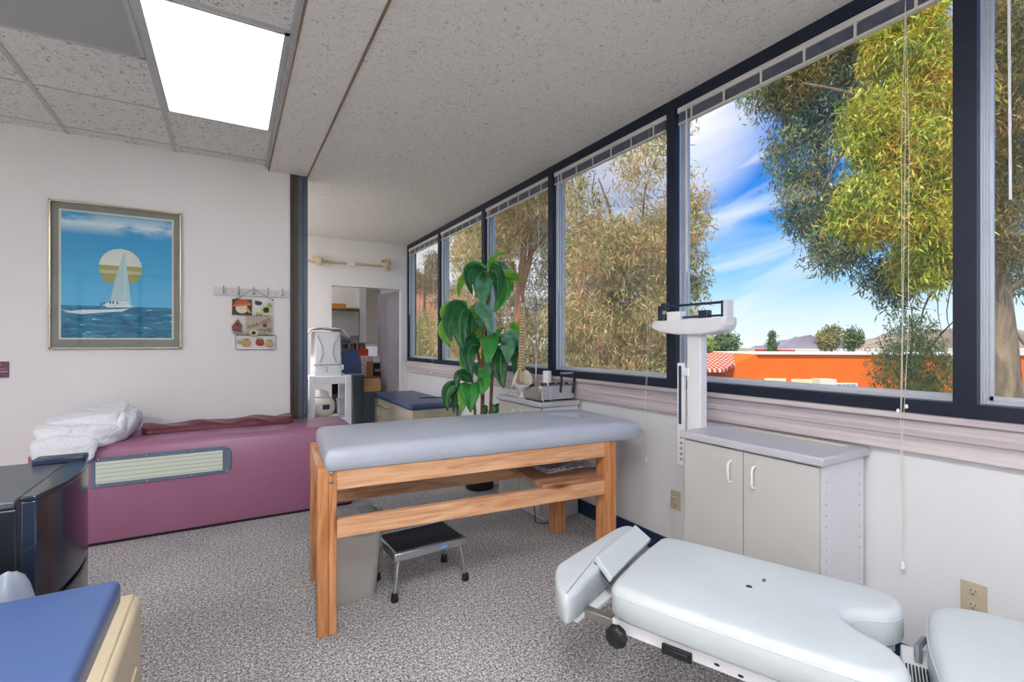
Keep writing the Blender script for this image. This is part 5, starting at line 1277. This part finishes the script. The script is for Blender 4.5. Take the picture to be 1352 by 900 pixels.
branches(tB, [([(T4.x, T4.y, ZG-.05), W(684, 600, 12.5), W(684, 470, 12.5), W(686, 395, 12.5), W(690, 350, 12.6), W(694, 300, 12.8)], .21, .07)], bk2, 'trunk')
branches(tB, [([W(688, 385, 12.5), W(674, 345, 12.6), W(664, 300, 12.9), W(650, 240, 13.2)], .10, .02), ([W(687, 380, 12.5), W(700, 340, 12.6), W(700, 290, 12.9), W(708, 230, 13.2)], .10, .02), ([W(697, 340, 12.6), W(730, 300, 12.8), W(750, 270, 13)], .05, .01)], bk2)
foliage('foliage', [blob(690, 235, 11.9, 75, 55, .5, 2.2), blob(650, 300, 11.9, 50, 45, .5, 1.2), blob(690, 260, 12.9, 75, 70, .7, 3.2), blob(640, 310, 13.2, 60, 70, .7, 2.6), blob(700, 190, 12.9, 60, 60, .6, 1.8), blob(660, 400, 13.5, 90, 50, .8, 2.2), blob(720, 440, 13.2, 60, 50, .7, 1.4), blob(620, 440, 13.7, 60, 55, .7, 2), blob(660, 520, 13.5, 110, 60, .8, 2.5), blob(600, 240, 13.5, 50, 60, .6, 1.2), blob(740, 330, 13.2, 45, 60, .6, 1.2)], 56000, .20, .015, fm_o2, tB, .28, 26)
T5 = W(560, 452, 16)
tC = thing('garden_shrub', 'bright green bushes outside the far corner window', 'shrub', (T5.x, T5.y, ZG))
branches(tC, [([(T5.x, T5.y, ZG-.05), W(562, 560, 16), W(560, 460, 16)], .10, .03)], bk1, 'stem')
foliage('foliage', [blob(560, 450, 16, 40, 40, .8, 2), blob(600, 480, 16, 60, 50, .8, 2), blob(540, 500, 16, 50, 60, .8, 1.6), blob(580, 560, 16, 80, 60, .8, 2)], 26000, .12, .012, foliage_mat('bush_yellow_green', [(.3, '62743c'), (.5, '9aa35a'), (.7, 'c8c06e')], 1, .4), tC, .22, 24)
T6 = W(560, 400, 21)
tD = thing('hillside_tree', 'grey green tree on the slope outside the far corner window', 'tree', (T6.x, T6.y, ZG))
branches(tD, [([(T6.x, T6.y, ZG-.05), W(560, 430, 21), W(562, 350, 21)], .12, .03)], bk1, 'trunk')
foliage('foliage', [blob(575, 345, 21, 14, 12, .6, 1), blob(560, 370, 21, 30, 18, .8, 2), blob(545, 300, 21, 10, 12, .5, .5), blob(590, 390, 21, 30, 20, .8, 1.5)], 9000, .14, .014, fm_o, tD, .2, 22)
# small background trees
def far_tree(u, vb, vt, D, ru, mat, name, label, n=2600, conifer=False):
    b = W(u, vb, D); t = thing(name, label, 'tree', (b.x, b.y, ZG)); k = D/F
    branches(t, [([(b.x, b.y, ZG-.1), tuple(W(u, (vb+vt)/2, D)), tuple(W(u, vt+2, D))], .25, .05)], bk1, 'trunk')
    if conifer: bl = [blob(u, vt+(vb-vt)*s_, D, ru*(.25+.75*s_), (vb-vt)*.12, ru*k*(.25+.75*s_), .3+s_) for s_ in (.1, .3, .5, .7, .9)]
    else: bl = [blob(u, (vb+vt)/2-2, D, ru, (vb-vt)*.42, ru*k, 3), blob(u-ru*.4, (vb*.6+vt*.4), D, ru*.7, (vb-vt)*.3, ru*k*.7, 1)]
    foliage('foliage', bl, n, .42, .09, mat, t, .5, 20, .2)
fg = foliage_mat('far_leaves', [(.3, '3c5a44'), (.5, '5c7a4e'), (.7, '8a9a62')], .4, .3); fo = foliage_mat('far_leaves_ochre', [(.3, '6d7044'), (.5, '8f8b55'), (.7, 'b8a56a')], .4, .3)
far_tree(1098, 463, 428, 75, 13, fo, 'broad_tree', 'ochre green round tree on the skyline beside the hill')
far_tree(1090, 463, 440, 72, 9, fo, 'broad_tree', 'yellowish palm like tree, shorter neighbour of the round skyline tree', 1400)
far_tree(1126, 464, 431, 78, 11, fg, 'broad_tree', 'dark green tree on the skyline right of the ochre one')
far_tree(1019, 464, 438, 80, 5.5, fg, 'conifer', 'small dark conifer rising over the orange roof', 1600, True)
far_tree(955, 468, 440, 68, 22, fg, 'broad_tree', 'rounded green tree behind the clay tile roof', 3600)
far_tree(928, 470, 444, 62, 14, foliage_mat('lime', [(.3, '7d9440'), (.7, 'b7c25e')], .4, .3), 'broad_tree', 'lime green tree at the edge of the clay tile roof', 2400)

# ------------------------------------------------------------------ sky and sun
w = bpy.data.worlds.new('sky'); scn.world = w; w.use_nodes = True; nt = w.node_tree; nt.nodes.clear()
def wn(ty, **k):
    o = nt.nodes.new(ty)
    for a, b in k.items():
        if a == 'ins':
            for q, v in b.items():
                if isinstance(v, bpy.types.NodeSocket): nt.links.new(v, o.inputs[q])
                else: o.inputs[q].default_value = v
        else: setattr(o, a, b)
    return o
def wm(op, a, b=0.0, c=None, clamp=False):
    i = {0: a, 1: b}
    if c is not None: i[2] = c
    return wn('ShaderNodeMath', operation=op, use_clamp=clamp, ins=i).outputs[0]
def wramp(f, st):
    r = wn('ShaderNodeValToRGB', ins={0: f}); e = r.color_ramp.elements
    while len(e) < len(st): e.new(.5)
    for k, (p, c) in zip(e, st): k.position = p; k.color = c
    return r.outputs[0]
tc = wn('ShaderNodeTexCoord'); sp = wn('ShaderNodeSeparateXYZ', ins={0: tc.outputs['Generated']})
X_, Y_, Z_ = sp.outputs
az = wm('ARCTAN2', X_, Y_); el = wm('ARCSINE', Z_)
base = wramp(wm('DIVIDE', el, .9, clamp=True), [(0, lin('e6f1f7')), (.06, lin('cfe6f6')), (.12, lin('9ccff6')), (.18, lin('5fb2f2')), (.25, lin('2f92ec')), (.36, lin('2a7fe0')), (1, lin('4a80cc'))])
# streaky cirrus, tilted
sk = wn('ShaderNodeCombineXYZ', ins={0: wm('MULTIPLY', az, 2.2), 1: wm('SUBTRACT', wm('MULTIPLY', el, 8.5), wm('MULTIPLY', az, 2.6)), 2: 0.3})
nz = wn('ShaderNodeTexNoise', ins={'Vector': sk.outputs[0], 'Scale': 1.15, 'Detail': 3.5, 'Roughness': .5, 'Distortion': .6})
cl = wramp(nz.outputs[0], [(.55, (0, 0, 0, 1)), (.70, (.65, .65, .65, 1))])
# bright bank of cloud high on the left
da = wm('SUBTRACT', az, .86); de = wm('SUBTRACT', el, .46)
dd = wm('ADD', wm('POWER', wm('MULTIPLY', wm('MAXIMUM', da, 0.0), 5.5), 2.0), wm('POWER', wm('MULTIPLY', de, 4.6), 2.0))
bank = wm('MULTIPLY', wm('SUBTRACT', 1.15, dd, clamp=True), wramp(nz.outputs[0], [(.3, (.5, .5, .5, 1)), (.6, (1, 1, 1, 1))]), clamp=True)
lf = wm('MULTIPLY', wm('SUBTRACT', .88, az), 3.0, clamp=True)
cf = wm('MAXIMUM', wm('MAXIMUM', cl, bank), wm('MULTIPLY', lf, .85), clamp=True)
mx = wn('ShaderNodeMix', data_type='RGBA', ins={0: cf, 6: base, 7: lin('f4f3fa')})
bg = wn('ShaderNodeBackground', ins={0: mx.outputs[2], 1: 1.05}); wo = wn('ShaderNodeOutputWorld', ins={0: bg.outputs[0]})
sun = bpy.data.lights.new('sun', 'SUN'); sun.energy = 4.2; sun.angle = .01; sun.color = (1, .95, .86)
so = bpy.data.objects.new('sun', sun); COL.objects.link(so)
so.rotation_euler = Vector((.62, .30, -.85)).to_track_quat('-Z', 'Y').to_euler()
scn.cycles.max_bounces = 10; scn.cycles.diffuse_bounces = 6; scn.cycles.transparent_max_bounces = 16; scn.cycles.use_denoising = True
scn.cycles.sample_clamp_indirect = 6.0; scn.cycles.caustics_reflective = False; scn.cycles.caustics_refractive = False
